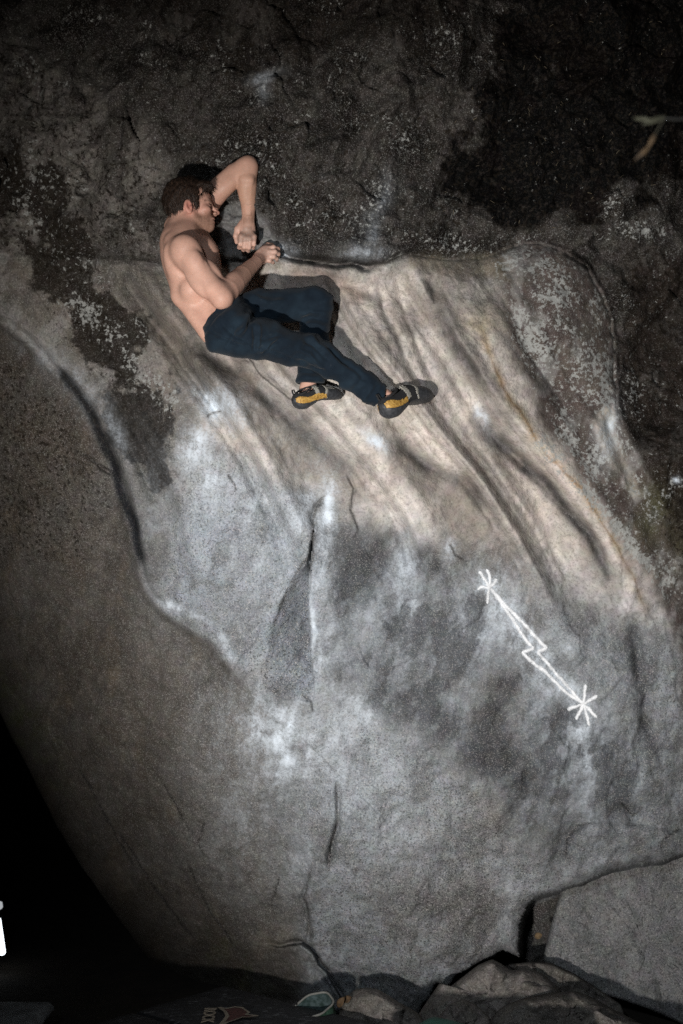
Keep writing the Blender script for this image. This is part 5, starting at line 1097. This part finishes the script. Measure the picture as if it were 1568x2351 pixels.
for i, (u, v, Y, dx, dz, L, lab) in enumerate(((776, 2312, 4.99, .5, .75, .055, 'curled orange dry leaf lodged left of the rounded rock'), (790, 2299, 5.03, .8, .5, .040, 'small brown dry leaf lying on the rounded rock top'), (1228, 2152, 5.38, .9, .35, .040, 'dry brown leaf sprig caught in the recess of the lip'))):
    tag(leaf_mesh('dry_leaf', P(u, v, Y), (dx, -.1, dz), (-.2, -1, .4), L, .018, .12, M_LEAF if i != 2 else simple('dark_dry_leaf', (.13, .085, .04), .8), None), lab, 'leaf', 'dry leaves in the cracks')

# ---- hanging twig close to the camera, upper right
TY = 1.30
twig = empty('hanging_twig', tuple(P(1600, 262, TY))); tag(twig, 'blurred twig with yellowing leaves hanging at upper right', 'twig')
bm = bmesh.new(); tube(bm, [Vector(P(u, v, TY).tolist()) for u, v in ((1760, 150), (1680, 215), (1610, 262), (1560, 275), (1524, 272))], [.0035, .003, .0024, .0018, .0012], 6); adopt(twig, bm_obj('stem', bm, simple('twig_bark', (.016, .013, .009), .9), None, True))
bm = bmesh.new(); tube(bm, [Vector(P(u, v, TY).tolist()) for u, v in ((1528, 273), (1518, 284), (1510, 298), (1503, 312))], [.0012, .0012, .001, .0009], 6); adopt(twig, bm_obj('leaf_stalk', bm, simple('leaf_stalk', (.03, .024, .012), .9), None, True))
def lf(u0, v0, u1, v1, W, mat, dY=0, curl=.06):
    a_ = P(u0, v0, TY); b_ = P(u1, v1, TY + dY); leaf_mesh('leaf', a_, b_ - a_, (-.1, -.9, -.45), float(np.linalg.norm(b_ - a_)), W, curl, mat, twig)
lf(1530, 268, 1474, 286, .0042, M_LEAFY); lf(1498, 276, 1452, 272, .0028, M_LEAFY, .02); lf(1504, 306, 1484, 345, .0032, M_LEAF, 0, .1); lf(1492, 336, 1456, 368, .0034, M_LEAF, 0, .08)

# ---- needles stuck in the moss of the upper wall
rs = np.random.RandomState(9); bm = bmesh.new(); zr = lambda x, y: ((1200 + x / 1.3067) * .65333, y / 1.3067 * .65333)
spots = [(965, 695), (632, 760), (475, 880), (480, 963), (980, 825), (905, 1050), (850, 745), (515, 965), (735, 860), (1035, 845), (1130, 885), (700, 995), (965, 1045), (1060, 930), (840, 300), (905, 268), (1240, 640), (1275, 690)] + [(rs.uniform(520, 1500), rs.uniform(60, 1040)) for _ in range(50)]
for x, y in spots:
    u, v = zr(x, y); a_ = rs.uniform(0, 3.14); L = rs.uniform(4, 11); q0 = face_pt(u, v, .006); q1 = face_pt(u + L * math.cos(a_), v + L * math.sin(a_), .008)
    tube(bm, [Vector(q0.tolist()), Vector(((q0 + q1) / 2 + np.array([0, -.002, 0])).tolist()), Vector(q1.tolist())], .0008, 4)
tag(bm_obj('needle_litter', bm, simple('dry_needles', (.16, .13, .085), .8, .4, 20), None), 'dry needles caught in the black moss of the upper wall', 'needles', kind='stuff')

# ---- lantern at the left border
LY = 6.6; lt = P(-6, 2108, LY); lb = P(6, 2193, LY); lax = Vector((lb - lt).tolist()).normalized()
lan = empty('lantern', (float(lb[0]), float(lb[1]), 0)); tag(lan, 'glowing white tube lantern at the left border', 'lantern')
n = NB('lit_diffuser'); em = n.n.new('ShaderNodeEmission'); em.inputs[0].default_value = (.86, .94, 1, 1); em.inputs[1].default_value = 2.2; n.link(em.outputs[0], n.out.inputs[0]); M_GLOW = n.m
n = NB('dim_diffuser'); em = n.n.new('ShaderNodeEmission'); em.inputs[0].default_value = (.86, .90, .95, 1); em.inputs[1].default_value = .45; n.link(em.outputs[0], n.out.inputs[0]); M_GLOW2 = n.m
M_DARKP = simple('dark_plastic', (.02, .02, .022), .5)
a_, b_ = Vector(lt.tolist()), Vector(lb.tolist())
bm = bmesh.new(); tube(bm, [a_, a_.lerp(b_, .05), a_.lerp(b_, .5), a_.lerp(b_, .93), a_.lerp(b_, .98), b_], [.017, .020, .021, .021, .017, .008], 14); adopt(lan, bm_obj('diffuser', bm, M_GLOW, None, True))
bm = bmesh.new(); tube(bm, [a_ - lax * .07, a_ - lax * .03, a_], [.020, .030, .030], 14); adopt(lan, bm_obj('cap', bm, M_DARKP, None, True))
c_ = Vector(P(-2, 2079, LY).tolist()); bm = bmesh.new(); tube(bm, [c_ - lax * .024, c_ - lax * .016, c_ + lax * .014, c_ + lax * .024], [.010, .021, .021, .010], 12); adopt(lan, bm_obj('night_light', bm, M_GLOW2, None, True))
bm = bmesh.new(); tube(bm, [a_ - lax * .05 + Vector((-.03, 0, 0)), a_ - lax * .5 + Vector((-.16, .02, 0)), Vector((a_.x - .25, a_.y, 0))], .012, 8); tube(bm, [Vector((a_.x - .25, a_.y, -.02)), Vector((a_.x - .05, a_.y - .22, -.02))], .010, 8); tube(bm, [Vector((a_.x - .25, a_.y, .0)), Vector((a_.x - .62, a_.y + .05, -.02))], .010, 8); tube(bm, [a_ - lax * .5 + Vector((-.16, .02, 0)), Vector((a_.x - .25, a_.y, .9))], .012, 8); adopt(lan, bm_obj('stand', bm, M_DARKP, None, True))
pl = bpy.data.lights.new('lantern_light', 'POINT'); pl.energy = .06; pl.shadow_soft_size = .06; pl.color = (.86, .94, 1.0); po = bpy.data.objects.new('lantern_light', pl); COL.objects.link(po); po.location = b_ + Vector((.0, -.10, -.02))

# ---- stands and housings of the two lamps beside the camera
M_PANEL = simple('frosted_plastic', (.75, .75, .73), .4, .05)
def lamp_stand(pos, aim, label):
    d = (aim - pos).normalized(); up = Vector((0, 0, 1)); s_ = d.cross(up).normalized(); u_ = s_.cross(d); rot = Matrix((s_, d, u_)).transposed(); c = pos - d * .05
    r = empty('panel_lamp', (c.x, c.y, 0)); tag(r, label, 'lamp', 'lamps on stands')
    bm = bmesh.new(); box(bm, c - d * .02, (.20, .035, .15), rot, .006); adopt(r, bm_obj('housing', bm, M_DARKP))
    bm = bmesh.new(); box(bm, c + d * .001, (.18, .006, .13), rot); adopt(r, bm_obj('diffuser', bm, M_PANEL))
    base = c - d * .06; bm = bmesh.new(); tube(bm, [base, Vector((base.x, base.y, .25))], .011, 10); adopt(r, bm_obj('pole', bm, M_DARKP, None, True))
    bm = bmesh.new(); tube(bm, [base + Vector((0, 0, -.02)), c - d * .03], .014, 10); adopt(r, bm_obj('bracket', bm, M_DARKP, None, True))
    for k in range(3):
        a_ = 2.1 * k + .4; bm = bmesh.new(); tube(bm, [Vector((base.x, base.y, .30)), Vector((base.x + .35 * math.cos(a_), base.y + .35 * math.sin(a_), 0))], .008, 8); adopt(r, bm_obj('leg', bm, M_DARKP, None, True))
lamp_stand(KEY_POS, KEY_AIM, 'low panel lamp on a short stand left of the viewpoint')
lamp_stand(TOP_POS, TOP_AIM, 'tall panel lamp on a stand above the viewpoint')
